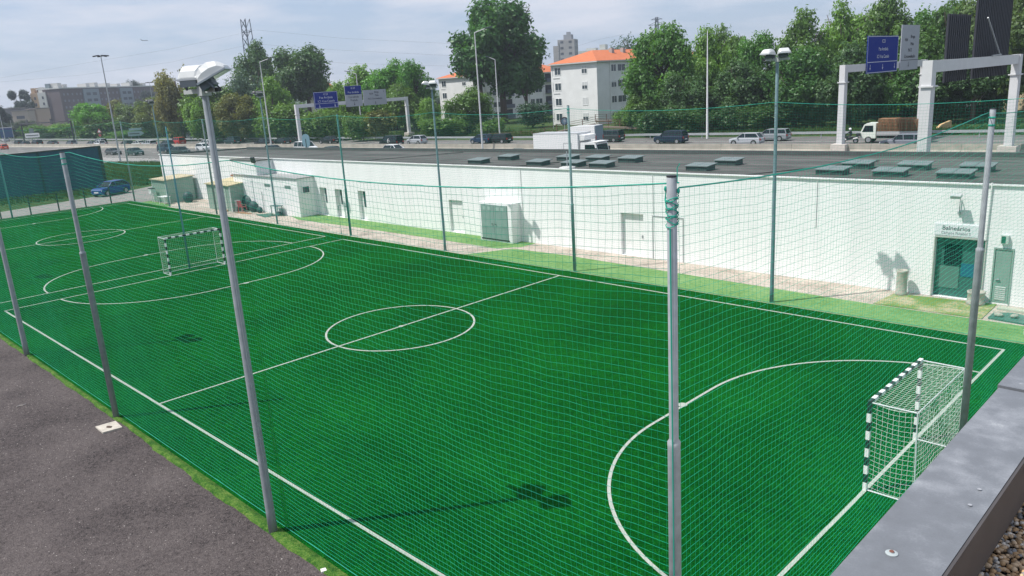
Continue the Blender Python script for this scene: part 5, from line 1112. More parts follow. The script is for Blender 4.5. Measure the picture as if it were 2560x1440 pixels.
def apartment(x0, x1, y0, y1, H_, rise, label, rows, rot=0):
    t = thing('apartment_block', label, 'building', (x1, y0, 0), rot); X0 = x0-x1; D_ = y1-y0
    m = MB(); m.box(X0, 0, 0, D_, -1, H_); part('wall', m, PLASTER, t)
    m = MB(); hiproof(m, X0, 0, 0, D_, H_+.12, rise); rf = part('roof', m, TILE, t)
    m = MB(); m.box(X0-.55, .55, -.55, D_+.55, H_-.12, H_+.10); part('eaves', m, mat('eaves paint', (.5, .5, .49), .8), t)
    for yy in (9.5, 13.2, 26):
        m = MB(); m.box(X0*.35-.4, X0*.35+.4, yy, yy+.8, H_+.5, H_+rise+.35); part('chimney', m, mat('chimney render', (.36, .33, .31), .9), rf)
    P = Vector((X0, 0, 0)); ux = Vector((1, 0, 0)); n = Vector((0, -1, 0)); Wd = -X0
    for i, z in enumerate(rows):
        win_on(t, P, ux, n, Wd*.155, z, 1.75, 1.5); win_on(t, P, ux, n, Wd*.74, z, 1.45, 1.5, (.42, .5, .96, .5)[i % 4])
        m = MB(); m.obox(Vector((X0+Wd*.04, -.03, z)), (.03, 0, 0), (0, .03, 0), (0, 0, .9)); m.obox(Vector((X0+Wd*.12, -.04, z-1.35)), (.9, 0, 0), (0, .04, 0), (0, 0, .04)); part('sill_band', m, mat('pale grey trim', (.42, .42, .42), .8), t)
    P = Vector((0, 0, 0)); ux = Vector((0, 1, 0)); n = Vector((1, 0, 0))
    for bay in range(int(D_/16)+1):
        b = bay*16+4.2
        if b+9 > D_: break
        m = MB(); m.box(.001, .22, b-.35, b-.15, 0, H_-.13); m.box(.001, .22, b+5.3, b+5.5, 0, H_-.13); part('pilaster', m, PLASTER, t)
        for i, z in enumerate(rows):
            win_on(t, P, ux, n, b+.9, z, 1.6, 1.4, .3*(i % 2)); win_on(t, P, ux, n, b+3.4, z, 2.6, 1.4, .0)
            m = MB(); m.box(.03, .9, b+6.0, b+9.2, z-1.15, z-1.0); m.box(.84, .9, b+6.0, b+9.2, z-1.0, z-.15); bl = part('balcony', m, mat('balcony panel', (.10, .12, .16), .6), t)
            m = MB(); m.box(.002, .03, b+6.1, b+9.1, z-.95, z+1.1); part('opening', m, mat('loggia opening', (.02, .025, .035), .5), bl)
    return t
apartment(-68.9, -56.5, 115.9, 156, 12.1, 2.3, 'near white apartment block with orange hipped roof right of the big tree', (10.75, 7.7, 4.65, 1.6), R(-2))
tb_ = apartment(-120.5, -106.8, 129.3, 168, 11.3, 2.3, 'farther white apartment block with orange roof behind the big tree', (9.9, 6.9, 3.9, 1.3), R(-1))
def block(name, label, corner, ang, wx, wy, h, mats, floors, cat='building', base=-1, wcol=WINM, nx=6, ny=10):
    t = thing(name, label, cat, (corner[0], corner[1], 0), ang)
    m = MB(); m.box(-wx, 0, 0, wy, base, h); part('wall', m, mats, t)
    for i in range(floors):
        z = h*(i+.55)/floors
        for k in range(nx):
            x = -wx*(k+.5)/nx; m = MB(); m.box(x-wx/nx*.18, x+wx/nx*.18, -.06, -.01, z-.6, z+.6); part('window', m, wcol, t)
        for k in range(ny):
            y = wy*(k+.5)/ny; m = MB(); m.box(.01, .06, y-wy/ny*.2, y+wy/ny*.2, z-.6, z+.6); part('window', m, wcol, t)
    return t
# tall concrete tower and its neighbour
cT = at(1436, 110, 430); WD = mat('distant window', (.09, .10, .12), .4)
tw = block('tower_block', 'grey concrete tower block rising behind the near orange roof', (cT.x, cT.y), R(28), 9.5, 9.5, at(1436, 97, 430).z, mat('tower concrete', (.34, .33, .33), .9, var=.1, vscale=.3), 10, nx=2, ny=4, wcol=WD)
hT = at(1436, 97, 430).z; m = MB(); m.box(-6.5, -2, 2, 7, hT, hT+2.6); m.box(-5, -3, 3, 5, hT+2.6, hT+4.0); part('roof_plant', m, mat('plant grey', (.28, .29, .31), .8), tw)
m = MB(); m.box(-12.5, -9.5, 1.5, 8, -1, hT-3); m.box(-9.49, -8.9, -.3, -.01, 0, hT-1); part('stair_wing', m, MATS['tower concrete'], tw)
cN = at(1528, 118, 380); hN = at(1528, 122, 380).z
nb = block('distant_block', 'low pale building with roof boxes right of the concrete tower', (cN.x, cN.y), R(20), 17, 12, hN, mat('pale render', (.46, .47, .44), .9), 6, nx=5, ny=3, wcol=WD)
m = MB(); m.box(-7, -4, 3, 7, hN, hN+2.5); m.box(-14, -9, 3, 7, hN, hN+1.2); part('roof_box', m, MATS['pale render'], nb)
# long apartment complex far left
C0 = Vector((-374, 111, 0)); ang = math.atan2(-(-406-(-374)), (159-111)); hB = 19.6
BR = mat('mauve brick', (.155, .125, .13), .9, var=.06, vscale=.2)
t = thing('long_apartment_block', 'long mauve and white apartment block on the left skyline', 'building', (C0.x, C0.y, 0), ang); Lh = 74
m = MB(); m.box(-12, 0, 0, Lh, -1, hB); part('wall', m, BR, t)
m = MB(); m.box(-12.3, .3, -.3, Lh+.3, hB, hB+.5); part('cornice', m, mat('cornice white', (.6, .6, .58), .8), t)
for (a, b) in ((15, 26), (42, 52)):
    m = MB(); m.box(.01, .6, a, b, 0, hB-.4); w_ = part('white_bay', m, mat('bay grey white', (.26, .30, .34), .9), t)
    for f_ in range(6):
        for k in range(2): y = a+(b-a)*(.3+.4*k); m = MB(); m.box(.61, .66, y-1.4, y+1.4, hB*(f_+.35)/6.5, hB*(f_+.8)/6.5); part('balcony_opening', m, WD, w_)
for f_ in range(6):
    for y in (2.5, 5, 8, 11, 13.5, 28, 31, 34, 37, 40, 54, 57, 60, 63, 66, 69, 72): m = MB(); m.box(.01, .05, y-.5, y+.5, hB*(f_+.45)/6.5, hB*(f_+.8)/6.5); part('window', m, mat('pale window', (.20, .21, .24), .5), t)
for (a, h_) in ((3, 2.2), (6.5, 1.6), (22, 1.8), (28, 2.2), (37, 1.8), (45, 1.5), (55, 2.0), (66, 1.6)): m = MB(); m.box(-8, -3, a, a+2.6, hB+.5, hB+.5+h_); part('roof_box', m, mat('roof box white', (.50, .50, .48), .8), t)
e1 = at(146, 222, 372); 
for (u0, u1, vt, d0, mt, lb) in ((132, 150, 222, 372, mat('grey green render', (.23, .28, .30), .9), 'grey green stair tower at the left end of the long block'), (113, 133, 231, 371, mat('white render far', (.66, .64, .60), .9), 'white end tower left of the grey green one'), (95, 113, 233, 372, mat('tan render', (.50, .36, .24), .9), 'tan end tower of the long apartment complex')):
    a, b = ground_at(u0, d0), ground_at(u1, d0); h_ = at(u0, vt, d0).z; dr_ = (b-a); l_ = dr_.length; t = thing('end_tower', lb, 'building', (a.x, a.y, 0), math.atan2(dr_.y, dr_.x))
    m = MB(); m.box(.05, l_-.05, 0, 14, -1, h_); part('wall', m, mt, t)
    for f_ in range(6): m = MB(); m.box(l_*.6-.4, l_*.6+.4, -.06, -.01, h_*(f_+.5)/6.6, h_*(f_+.5)/6.6+1.2); part('window', m, WD, t)
    m = MB(); m.box(.2, l_*.55, 1, 6, h_, h_+2.3); part('roof_box', m, mt, t)
for (u0, u1, vt, d0, mt, lb) in ((42, 82, 277, 330, mat('beige render', (.42, .35, .30), .9), 'low beige school building with window bands on the far left'), (78, 104, 272, 335, mat('sand render', (.46, .34, .27), .9), 'sand coloured low building at the foot of the tan tower'), (0, 44, 272, 345, mat('dull render', (.20, .19, .20), .9), 'low grey building at the left picture edge')):
    a, b = ground_at(u0, d0), ground_at(u1, d0); h_ = at((u0+u1)/2, vt, d0).z; dr_ = (b-a); l_ = dr_.length; t = thing('low_building', lb, 'building', (a.x, a.y, 0), math.atan2(dr_.y, dr_.x))
    m = MB(); m.box(0, l_, 0, 10, -1, h_); part('wall', m, mt, t); m = MB(); m.box(-.3, l_+.3, -.3, 10.3, h_, h_+.3); part('roof', m, mat('low roof', (.25, .23, .22), .9), t)
    for z in (h_*.35, h_*.75): m = MB(); m.box(l_*.25, l_*.75, -.08, -.01, z-.6, z+.6); part('window', m, WD, t)
# pale blue hoarding / warehouse and flyover behind the red car
a, b = ground_at(500, 225), ground_at(566, 222); dr_ = b-a
m = MB(); m.box(0, dr_.length*.55, 0, 6, 0, at(530, 312, 224).z); m.box(dr_.length*.55, dr_.length, 0, 6, 0, at(555, 324, 224).z)
solo('warehouse', m, mat('pale blue cladding', (.30, .40, .48), .7, var=.1, vscale=.5), 'pale blue grey clad shed behind the trees above the motorway', 'building', (a.x, a.y, 0), math.atan2(dr_.y, dr_.x))
a, b = at(318, 332, 235), at(500, 316, 235); t = thing('flyover', 'thin grey flyover deck crossing behind the red car', 'bridge')
m = MB(); m.bar(a, b, 6, .5); part('deck', m, mat('flyover concrete', (.42, .43, .42), .9), t)
for f_ in (.1, .5, .9): q = a.lerp(b, f_); m = MB(); m.box(q.x-.4, q.x+.4, q.y-.4, q.y+.4, -1, q.z-.26); part('pier', m, MATS['flyover concrete'], t)
# small house fragments
def house(u0, u1, vt, d, wallm, label, roofh=1.6, depth=8, roof=True):
    a, b = ground_at(u0, d), ground_at(u1, d); h_ = at((u0+u1)/2, vt, d).z; dr_ = b-a; l_ = dr_.length; t = thing('house', label, 'house', (a.x, a.y, 0), math.atan2(dr_.y, dr_.x))
    m = MB(); m.box(0, l_, 0, depth, -1, h_); part('wall', m, wallm, t)
    m = MB(); hiproof(m, 0, l_, 0, depth, h_, roofh, .4) if l_ < depth else m.add([(-.4, -.4, h_), (l_+.4, -.4, h_), (l_+.4, depth+.4, h_), (-.4, depth+.4, h_), (.8, depth/2, h_+roofh), (l_-.8, depth/2, h_+roofh)], [(0, 1, 5, 4), (1, 2, 5), (2, 3, 4, 5), (3, 0, 4), (3, 2, 1, 0)]); part('roof', m, TILE, t)
    m = MB(); m.box(l_*.4, l_*.4+1, -.05, -.01, h_*.4, h_*.4+1.2); part('window', m, WINM, t)
house(783, 842, 226, 215, PLASTER, 'house with an orange roof glimpsed behind the left gantry signs', 3.0)
house(1036, 1064, 285, 195, PLASTER, 'small white house gable between the trees right of the left gantry', 1.5, 6)
p0, p1 = ground_at(2480, 128), ground_at(2560, 122); dr_ = p1-p0; m = MB(); m.box(0, dr_.length+8, 0, 8, 0, 8.2); solo('sandstone_wall', m, mat('sand wall', (.44, .36, .24), .9, var=.1), 'sand coloured house wall dappled by shade at the far right', 'building', (p0.x, p0.y, 0), math.atan2(dr_.y, dr_.x))
p0, p1 = ground_at(2342, 97), ground_at(2378, 97); dr_ = p1-p0; m = MB(); m.add([(0, 0, .2), (dr_.length, 0, .2), (dr_.length, 0, 1.15), (dr_.length*.35, 0, .75), (0, .6, .2), (dr_.length, .6, .2), (dr_.length, .6, 1.15), (dr_.length*.35, .6, .75)], [(0, 1, 2, 3), (7, 6, 5, 4), (0, 4, 5, 1), (1, 5, 6, 2), (2, 6, 7, 3), (3, 7, 4, 0)])
m.box(0, dr_.length, .1, .5, 0, .2); solo('wall_fragment', m, mat('tan masonry', (.52, .36, .18), .9), 'small tan masonry gable on the bank behind the near gantry leg', 'wall', (p0.x, p0.y, 0), math.atan2(dr_.y, dr_.x))
# railings of the pedestrian ramps
def railing(name, pts, d, label, hgt=1.1, deck=True):
    t = thing(name, label, 'railing'); q = [at(u, v, dd) for u, v, dd in pts]; n_post = 0; k = MB(); dk = MB()
    for a, b in zip(q, q[1:]):
        for zz in (0, -.35, -.7): k.bar(a+Vector((0, 0, zz)), b+Vector((0, 0, zz)), .07, .06)
        dk.bar(a+Vector((0, 0, -hgt-.12)), b+Vector((0, 0, -hgt-.12)), 1.4, .25)
        nn = max(2, int((b-a).length/1.8))
        for i in range(nn): c_ = a.lerp(b, i/nn); m = MB(); m.box(c_.x-.045, c_.x+.045, c_.y-.045, c_.y+.045, c_.z-hgt, c_.z+.03); part('post', m, BROWNR, t)
    part('rail', k, BROWNR, t); part('deck', dk, mat('ramp deck', (.20, .15, .12), .9), t)
railing('ramp_railing', [(1222, 334, 138), (1330, 328, 134), (1392, 312, 132), (1488, 292, 132)], 0, 'brown railing of the sloping ramp in front of the near apartment block')
railing('ramp_railing', [(1488, 286, 136), (1600, 283, 136)], 0, 'level brown railing beside the shaded side of the near apartment block')
railing('ramp_railing', [(1600, 284, 126), (1690, 287, 124), (1790, 306, 122)], 0, 'brown railing of the ramp descending to the white mast')
railing('ramp_railing', [(1492, 298, 130), (1640, 302, 124)], 0, 'lower brown railing behind the lorries, right of the near apartment block')
# far left: signs by the road
def board(u0, u1, vt, vb, d, m_, label, post=True, name='road_board'):
    a, b = at(u0, (vt+vb)/2, d), at(u1, (vt+vb)/2, d); zt, zb = at(u0, vt, d).z, at(u0, vb, d).z; dr_ = b-a; l_ = math.hypot(dr_.x, dr_.y); t = thing(name, label, 'sign', (a.x, a.y, 0), math.atan2(dr_.y, dr_.x))
    m = MB(); m.box(0, l_, -.05, .05, zb, zt); p_ = part('panel', m, m_, t)
    if post:
        for x in (l_*.2, l_*.8): m = MB(); m.box(x-.06, x+.06, .051, .15, -.5, zt-.1); part('post', m, GALVD, t)
    return t, l_, zb, zt
t, l_, zb, zt = board(0, 32, 321, 345, 255, mat('blue board', (.01, .035, .13), .5), 'big blue road sign at the left picture edge')
m = MB(); m.box(-.1, l_+.1, -.06, .06, zt, zt+.25); part('top_edge', m, GALV, t)
t, l_, zb, zt = board(63, 99, 334, 345, 245, WHITE, 'white double board with dark band left on the motorway verge')
m = MB(); m.box(.3, l_-.3, -.07, -.051, zb+(zt-zb)*.4, zb+(zt-zb)*.58); part('band', m, DARK, t)
board(73, 84, 321, 334, 245, mat('grey board', (.16, .18, .19), .6), 'grey back of a sign above the white double board')
t, l_, zb, zt = board(320, 352, 329, 341, 215, mat('grey green sign', (.20, .30, .30), .5), 'lower arrow shaped direction sign on the grass, left of the foreground lamp pole')
m = MB(); m.add([(l_, -.05, zb), (l_, -.05, zt), (l_+1.0, -.05, (zb+zt)/2), (l_, .05, zb), (l_, .05, zt), (l_+1.0, .05, (zb+zt)/2)], [(0, 2, 1), (3, 4, 5), (0, 3, 5, 2), (2, 5, 4, 1)]); part('arrow_tip', m, MATS['grey green sign'], t)
m = MB(); m.box(.4, l_-.3, -.065, -.051, (zb+zt)/2-.12, (zb+zt)/2+.12); part('stripe', m, DARK, t)
t, l_, zb, zt = board(322, 354, 321, 327, 215, MATS['grey green sign'], 'upper narrow direction sign above the arrow shaped sign', False)
t, l_, zb, zt = board(463, 476, 323, 339, 222, BLUES, 'small blue sign on the slope behind the red car'); text('i', (zt-zb)*.8, t, SIGNW, (l_/2, -.06, (zb+zt)/2), (PI/2, 0, 0))
p = ground_at(253, 230); t = thing('warning_sign', 'red bordered triangular warning sign over the queue on the left', 'sign', (p.x, p.y, 0), R(40)); z = at(253, 328, 230).z
m = MB(); m.tube([(0, 0, 0), (0, 0, z+.6)], .06, 6); part('post', m, GALVD, t); m = MB(); m.prism_y([(-.75, z-.4), (.75, z-.4), (0, z+.9)], -.1, -.07); part('rim', m, mat('faded red', (.35, .07, .06), .5), t)
m = MB(); m.prism_y([(-.45, z-.25), (.45, z-.25), (0, z+.5)], -.115, -.101); part('face', m, WHITE, t); m = MB(); m.tube([(0, -.1, z-1.1), (0, -.07, z-1.1)], .45, 16); part('disc', m, MATS['faded red'], t)
t = thing('message_gantry', 'dark gantry with two black signal boxes in front of the low beige buildings', 'gantry'); a, b = at(52, 310, 262), at(176, 303, 235)
m = MB(); m.bar(a, b, .5, .35); part('beam', m, DARK, t)
for f_ in (.14, .64): c_ = a.lerp(b, f_); m = MB(); m.obox(c_+Vector((0, 0, .3)), (b-a).normalized()*.85, Vector((.1, -.1, 0)), (0, 0, .8)); part('signal_box', m, DARK, t)
for f_ in (0, 1): c_ = a.lerp(b, f_); m = MB(); m.box(c_.x-.2, c_.x+.2, c_.y-.2, c_.y+.2, -1, c_.z); part('leg', m, DARK, t)
# posts carrying a wire fence along the near guardrail
t = thing('wire_fence', 'row of thin bent fence posts beside the motorway behind the roof end', 'fence')
for i in range(10):
    p = at(470+i*27, 382-i*1.2, 118-i*4.2); m = MB(); m.tube([(p.x, p.y, 0), (p.x, p.y, 2.5), (p.x-.35, p.y-.2, 2.9)], .05, 5); part('post', m, GALVD, t)

# ================================================================== TREES
def crown_mesh(seed, n, kind='broad'):
    rg = random.Random(seed); vs = []; fs = []; blobs = []
    nb_ = {'broad': 30, 'pine': 22, 'umbrella': 9, 'bush': 12, 'sparse': 14}[kind]
    for i in range(nb_):
        while True:
            p = Vector((rg.uniform(-1, 1), rg.uniform(-1, 1), rg.uniform(-1, 1)))
            if p.length < 1: break
        if kind == 'umbrella': p.z = abs(p.z)*.3+.5; r_ = rg.uniform(.22, .38); p = Vector((p.x*.8, p.y*.8, p.z))
        elif kind == 'sparse': p = p.normalized()*rg.uniform(.35, .8); r_ = rg.uniform(.16, .28)
        elif kind == 'bush': p = Vector((p.x*.6, p.y*.6, p.z*.5)); r_ = rg.uniform(.35, .5)
        elif kind == 'pine': p *= .66; r_ = rg.uniform(.26, .40)
        else: p = p.normalized()*(p.length**.6)*.72; r_ = rg.uniform(.20, .36)
        blobs.append((p, r_))
    tot = sum(b[1]**2 for b in blobs); ls = {'broad': .042, 'pine': .036, 'umbrella': .045, 'bush': .06, 'sparse': .045}[kind]
    for p, r_ in blobs:
        for _ in range(int(n*r_*r_/tot)):
            while True:
                d = Vector((rg.gauss(0, 1), rg.gauss(0, 1), rg.gauss(0, 1)))
                if d.length > .01: break
            d.normalize(); q = p+d*r_*(rg.random()**.35)*(1+.18*math.sin(d.x*9+p.x*20)+.12*math.sin(d.z*13+p.y*30))*(1.12 if rg.random() < .12 else 1)
            nn = (d+Vector((rg.gauss(0, .6), rg.gauss(0, .6), rg.gauss(0, .6)+.5))).normalized()
            a = nn.cross(Vector((rg.gauss(0, 1), rg.gauss(0, 1), rg.gauss(0, 1)))).normalized(); b = nn.cross(a); s = ls*rg.uniform(.55, 1.25)
            k = len(vs); vs += [tuple(q+a*s), tuple(q+b*s*.55), tuple(q-a*s), tuple(q-b*s*.55)]; fs.append((k, k+1, k+2, k+3))
    me = bpy.data.meshes.new('crown'); me.from_pydata(vs, [], fs); me.materials.append(LEAF); me.update(); return me
CR = {'broad': [crown_mesh(i, 20000) for i in range(5)], 'pine': [crown_mesh(20, 14000, 'pine')], 'umbrella': [crown_mesh(30, 3500, 'umbrella')], 'bush': [crown_mesh(40+i, 6000, 'bush') for i in range(2)], 'sparse': [crown_mesh(50, 9000, 'sparse')], 'big': [crown_mesh(60, 30000)]}
def trunk_mesh(seed, lean=.06):
    rg = random.Random(seed); m = MB(); m.tube([(0, 0, 0), (.01, 0, .25), (.02, .01, .5), (.0, 0, .8)], [.045, .034, .026, .012], 8)
    for i in range(7):
        a = rg.uniform(0, 2*PI); z = rg.uniform(.25, .6); l = rg.uniform(.18, .36); m.tube([(.01, 0, z), (math.cos(a)*l*.5, math.sin(a)*l*.5, z+l*.45), (math.cos(a)*l, math.sin(a)*l, z+l*1.05)], [.018, .012, .004], 6)
    return m.mesh('trunk', BARK, True)
TR = [trunk_mesh(i) for i in range(3)]
tn = 0
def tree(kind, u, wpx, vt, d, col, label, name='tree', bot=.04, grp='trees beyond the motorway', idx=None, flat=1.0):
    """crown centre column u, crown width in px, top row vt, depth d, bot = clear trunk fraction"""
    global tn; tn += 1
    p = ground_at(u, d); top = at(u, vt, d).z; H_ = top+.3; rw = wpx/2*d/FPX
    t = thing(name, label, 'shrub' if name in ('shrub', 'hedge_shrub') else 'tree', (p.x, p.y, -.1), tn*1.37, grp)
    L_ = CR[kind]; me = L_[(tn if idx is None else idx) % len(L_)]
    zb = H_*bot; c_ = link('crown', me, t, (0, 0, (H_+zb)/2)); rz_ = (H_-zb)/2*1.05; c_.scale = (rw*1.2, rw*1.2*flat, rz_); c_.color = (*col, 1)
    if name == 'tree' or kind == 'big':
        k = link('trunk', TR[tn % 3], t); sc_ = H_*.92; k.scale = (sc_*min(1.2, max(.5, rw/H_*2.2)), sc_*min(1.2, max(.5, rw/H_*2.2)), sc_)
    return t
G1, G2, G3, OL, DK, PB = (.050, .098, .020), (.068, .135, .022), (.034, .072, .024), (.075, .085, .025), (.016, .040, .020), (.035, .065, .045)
T = tree
T('broad', 462, 115, 150, 196, (.085, .088, .030), 'olive brown tree behind the tall foreground lamp pole')
T('broad', 535, 130, 185, 182, G1, 'green tree just right of the foreground lamp head')
T('broad', 520, 90, 240, 176, G2, 'lower bright green tree under the foreground lamp crossbar')
T('pine', 650, 125, 140, 196, PB, 'blue green conifer in front of the pylon')
T('broad', 668, 110, 104, 215, G3, 'tall green tree at the pylon foot')
T('broad', 780, 150, 97, 208, G3, 'tall dark rounded tree right of the pylon', bot=.3)
T('broad', 695, 100, 196, 172, G2, 'light green tree left of the large blue overhead sign')
T('bush', 700, 130, 245, 162, G1, 'shrubby tree low behind the left street lamp', bot=.02)
T('broad', 608, 100, 232, 172, OL, 'olive green tree between the two street lamps on the left')
T('broad', 862, 90, 205, 175, G2, 'light green tree just behind the blue and white sign')
T('bush', 820, 130, 262, 158, G1, 'low green thicket under the large blue overhead sign', bot=.02)
T('broad', 915, 130, 168, 190, G2, 'green tree above the middle overhead sign')
T('broad', 990, 140, 147, 185, (.045, .125, .016), 'broad bright green tree above the white overhead sign')
T('broad', 1045, 95, 150, 180, (.040, .115, .016), 'bright green tree left of the farther apartment block')
T('broad', 1015, 110, 210, 172, G1, 'green tree leaning over the right leg of the left gantry')
T('bush', 960, 110, 262, 150, OL, 'olive shrub under the white overhead sign', name='shrub', bot=.0)
T('bush', 900, 80, 275, 150, G1, 'dark green shrub under the blue and white sign', name='shrub', bot=.0)
T('broad', 1172, 115, 216, 152, G1, 'green tree in front of the farther apartment block', bot=.05)
T('broad', 1078, 66, 244, 158, G2, 'light green tree left of the farther apartment block corner', bot=.05)
T('bush', 1130, 150, 285, 146, G1, 'low green shrubs at the guardrail left of the tall street lamp', name='shrub', bot=.0)
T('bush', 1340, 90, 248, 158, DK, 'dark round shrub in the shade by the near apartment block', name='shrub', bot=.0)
T('bush', 1552, 74, 262, 134, G1, 'round green shrub in front of the ramp railing', name='shrub', bot=.0)
T('bush', 1480, 30, 320, 150, G1, 'small shrub behind the white delivery van', name='shrub', bot=.0)
T('broad', 1655, 170, 62, 130, (.040, .098, .018), 'big green tree right of the near apartment block', bot=.06)
T('broad', 1600, 95, 235, 128, G1, 'lower green tree beside the ramp railing', bot=.08)
T('pine', 1592, 118, 60, 210, (.022, .050, .030), 'dark rounded pine behind the near orange roof')
T('broad', 1765, 130, 78, 134, G2, 'light green tree behind the thin white mast', bot=.03)
T('broad', 1800, 130, 62, 142, G1, 'green tree with a pointed top right of the white mast', bot=.03)
T('broad', 1885, 120, 82, 130, (.040, .105, .018), 'green tree left of the white twin floodlight', bot=.03)
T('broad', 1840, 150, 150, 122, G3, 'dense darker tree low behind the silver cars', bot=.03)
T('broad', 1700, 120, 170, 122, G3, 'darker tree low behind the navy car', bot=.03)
T('broad', 2000, 150, 34, 128, G1, 'green tree behind the white twin floodlight', bot=.03)
T('broad', 2100, 150, 0, 132, G2, 'tall green tree rising above the blue sign of the right gantry', bot=.03)
T('broad', 1985, 160, 120, 118, (.030, .080, .018), 'lower green tree just right of the twin floodlight pole', bot=.03)
T('broad', 2190, 160, -14, 130, G1, 'tall green tree above the tall pale sign', bot=.03)
T('broad', 2275, 150, 4, 126, (.045, .110, .018), 'green tree between the two right gantries', bot=.03)
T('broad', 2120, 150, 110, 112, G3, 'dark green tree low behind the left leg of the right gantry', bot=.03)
T('broad', 2240, 150, 100, 112, (.034, .085, .018), 'mid green tree behind the signs of the right gantry', bot=.03)
T('broad', 2360, 170, 0, 116, (.042, .088, .020), 'tree behind the small dark sign back', bot=.03)
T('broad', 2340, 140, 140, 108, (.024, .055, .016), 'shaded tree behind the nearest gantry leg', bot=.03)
T('broad', 2480, 190, -80, 112, (.050, .082, .024), 'large tree behind the big dark sign back', bot=.03)
T('broad', 2570, 180, -60, 106, (.045, .075, .022), 'tree at the right picture edge', bot=.35)
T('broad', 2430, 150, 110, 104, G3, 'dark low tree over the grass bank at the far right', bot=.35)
T('broad', 2520, 120, 130, 118, OL, 'olive tree dappling the sand coloured wall', bot=.35)
big = T('big', 1262, 225, -8, 184, (.024, .072, .016), 'huge dark green plane tree in the middle, taller than everything around', bot=.22)
T('broad', 1318, 105, 95, 182, (.022, .066, .015), 'lower right companion of the huge plane tree', bot=.30)
T('broad', 1208, 84, 45, 186, (.026, .078, .017), 'lower left companion of the huge plane tree', bot=.35)
for i, u in enumerate(range(1640, 2520, 80)): T('bush', u, 110, int(262-.02*(u-1640)), 116 if u < 2300 else 108, [(.020, .048, .013), (.028, .062, .015)][i % 2], ['undergrowth shrub in deep shade below the tree row, ' + w_ for w_ in ('right of the near apartment block', 'behind the navy car', 'at the foot of the white mast', 'left of the silver cars', 'behind the silver hatchback', 'behind the twin floodlight pole', 'left of the right gantry leg', 'right of the right gantry leg', 'above the pallet lorry cab', 'above the pallets', 'right of the nearest gantry leg')][i], name='shrub', bot=.0, grp='shrubs below the trees')  # added shrub row; its dark leaf colour stands in for shade under the trees
# left distance
T('broad', 238, 95, 256, 248, (.05, .145, .012), 'bright green tree in front of the long apartment block', bot=.08)
T('broad', 300, 90, 250, 262, OL, 'olive tree at the foot of the tall crown mast', bot=.0)
T('broad', 345, 90, 243, 250, (.05, .085, .025), 'dull green tree right of the tall crown mast', bot=.0)
T('broad', 395, 100, 246, 232, (.06, .085, .022), 'olive green tree left of the olive brown one', bot=.0)
T('bush', 290, 150, 290, 250, (.045, .085, .02), 'thicket below the long apartment block', bot=.0)
T('bush', 430, 110, 268, 215, G3, 'dark bush left of the foreground lamp pole', bot=.0)
T('broad', 440, 80, 225, 205, OL, 'olive tree with bare upper twigs beside the brown one', bot=.0)
T('bush', 120, 110, 306, 285, (.05, .11, .02), 'green bush under the dark message gantry', bot=.0)
T('bush', 175, 90, 303, 272, (.055, .12, .02), 'light green bush left of the bright green tree', bot=.0)
T('bush', 115, 50, 329, 268, DK, 'dark little bush on the verge right of the white double board', name='shrub', bot=.0)
T('broad', 75, 60, 300, 300, (.03, .045, .03), 'bare looking dark tree by the low beige building', bot=.0)
T('broad', 10, 52, 254, 305, (.012, .025, .02), 'dark tree at the left picture edge', bot=.0)
T('sparse', 70, 60, 218, 370, (.018, .03, .032), 'stone pine silhouette with sparse crown left of the tan tower', bot=.35)
T('umbrella', 85, 40, 252, 360, (.015, .028, .028), 'dark pine against the side of the tan tower', bot=.2)
T('umbrella', 350, 50, 204, 430, (.018, .030, .034), 'dark pine over the right end of the long apartment block', bot=.2)
T('umbrella', 380, 34, 228, 420, (.018, .030, .034), 'small dark pine right of the long apartment block', bot=.2)
T('bush', 400, 90, 235, 400, (.022, .038, .040), 'distant dark woodland patch right of the long block', bot=.0)
T('umbrella', 48, 30, 268, 350, (.015, .028, .028), 'small dark pine on the roofline at the far left', bot=.3)
T('bush', 30, 100, 300, 300, (.02, .035, .025), 'dark bushes before the grey building at the left edge', bot=.0)
T('bush', 560, 120, 290, 186, G1, 'green bush around the pale blue shed', bot=.0)
T('bush', 600, 90, 300, 180, G3, 'dark bush right of the pale blue shed', bot=.0)
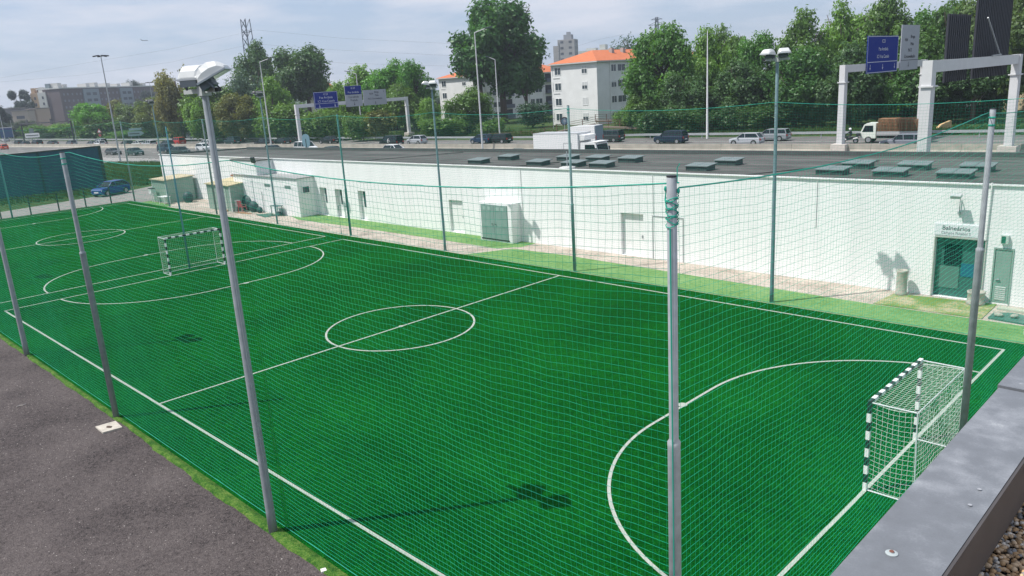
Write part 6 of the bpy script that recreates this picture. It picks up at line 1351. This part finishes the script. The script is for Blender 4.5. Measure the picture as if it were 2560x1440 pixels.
T('bush', 690, 80, 300, 174, G3, 'dark bush behind the left gantry leg', bot=.0)
T('bush', 755, 120, 285, 168, G3, 'dark bush between the left gantry leg and the signs', bot=.0)
T('bush', 1220, 100, 292, 148, G1, 'shrub at the foot of the tall street lamp', name='shrub', bot=.0)
T('bush', 330, 130, 322, 232, (.045, .1, .02), 'roadside bush behind the direction signs', name='shrub', bot=.0)
T('bush', 235, 70, 318, 246, G1, 'roadside bush under the bright green tree', name='shrub', bot=.0)
# wooded backdrop far beyond, uncountable
rg = random.Random(99); k = 0
for i in range(44):
    u = -80+i*62; d = rg.uniform(300, 420) if u > 420 else 520
    p = ground_at(max(-400, u), d); 
    if k == 0: WB = []
    WB.append((p, d)); k += 1
vs = []; fs = []; base_me = CR['bush'][0]; bv = [v.co.copy() for v in base_me.vertices]; bf = [tuple(pl.vertices) for pl in base_me.polygons][:2600]
for p, d in WB:
    s = 16*rg.uniform(.8, 1.3); hz = rg.uniform(4.5, 6.5)*(1 if d < 500 else .8); o_ = len(vs)
    mxv = max(max(f_) for f_ in bf)+1
    vs += [(p.x+v.x*s, p.y+v.y*s, 3+v.z*hz) for v in bv[:mxv]]; fs += [tuple(o_+i for i in f_) for f_ in bf]
me = bpy.data.meshes.new('woodland'); me.from_pydata(vs, [], fs); me.materials.append(LEAF); o = link('woodland', me); o['kind'] = 'stuff'; o.color = (.030, .058, .026, 1)

# ================================================================== HAZE
hb = MB(); hb.box(-900, 120, -120, 900, -1.2, 60); o = link('haze', hb.mesh('haze', [])); o['kind'] = 'stuff'
hm = bpy.data.materials.new('haze'); hm.use_nodes = True; n = hm.node_tree; n.nodes.clear(); ho = N(n, 'ShaderNodeOutputMaterial'); pv_ = N(n, 'ShaderNodeVolumePrincipled')
pv_.inputs['Color'].default_value = (.80, .88, 1, 1); pv_.inputs['Density'].default_value = .00032; pv_.inputs['Anisotropy'].default_value = .2; n.links.new(pv_.outputs[0], ho.inputs['Volume'])
o.data.materials.append(hm)
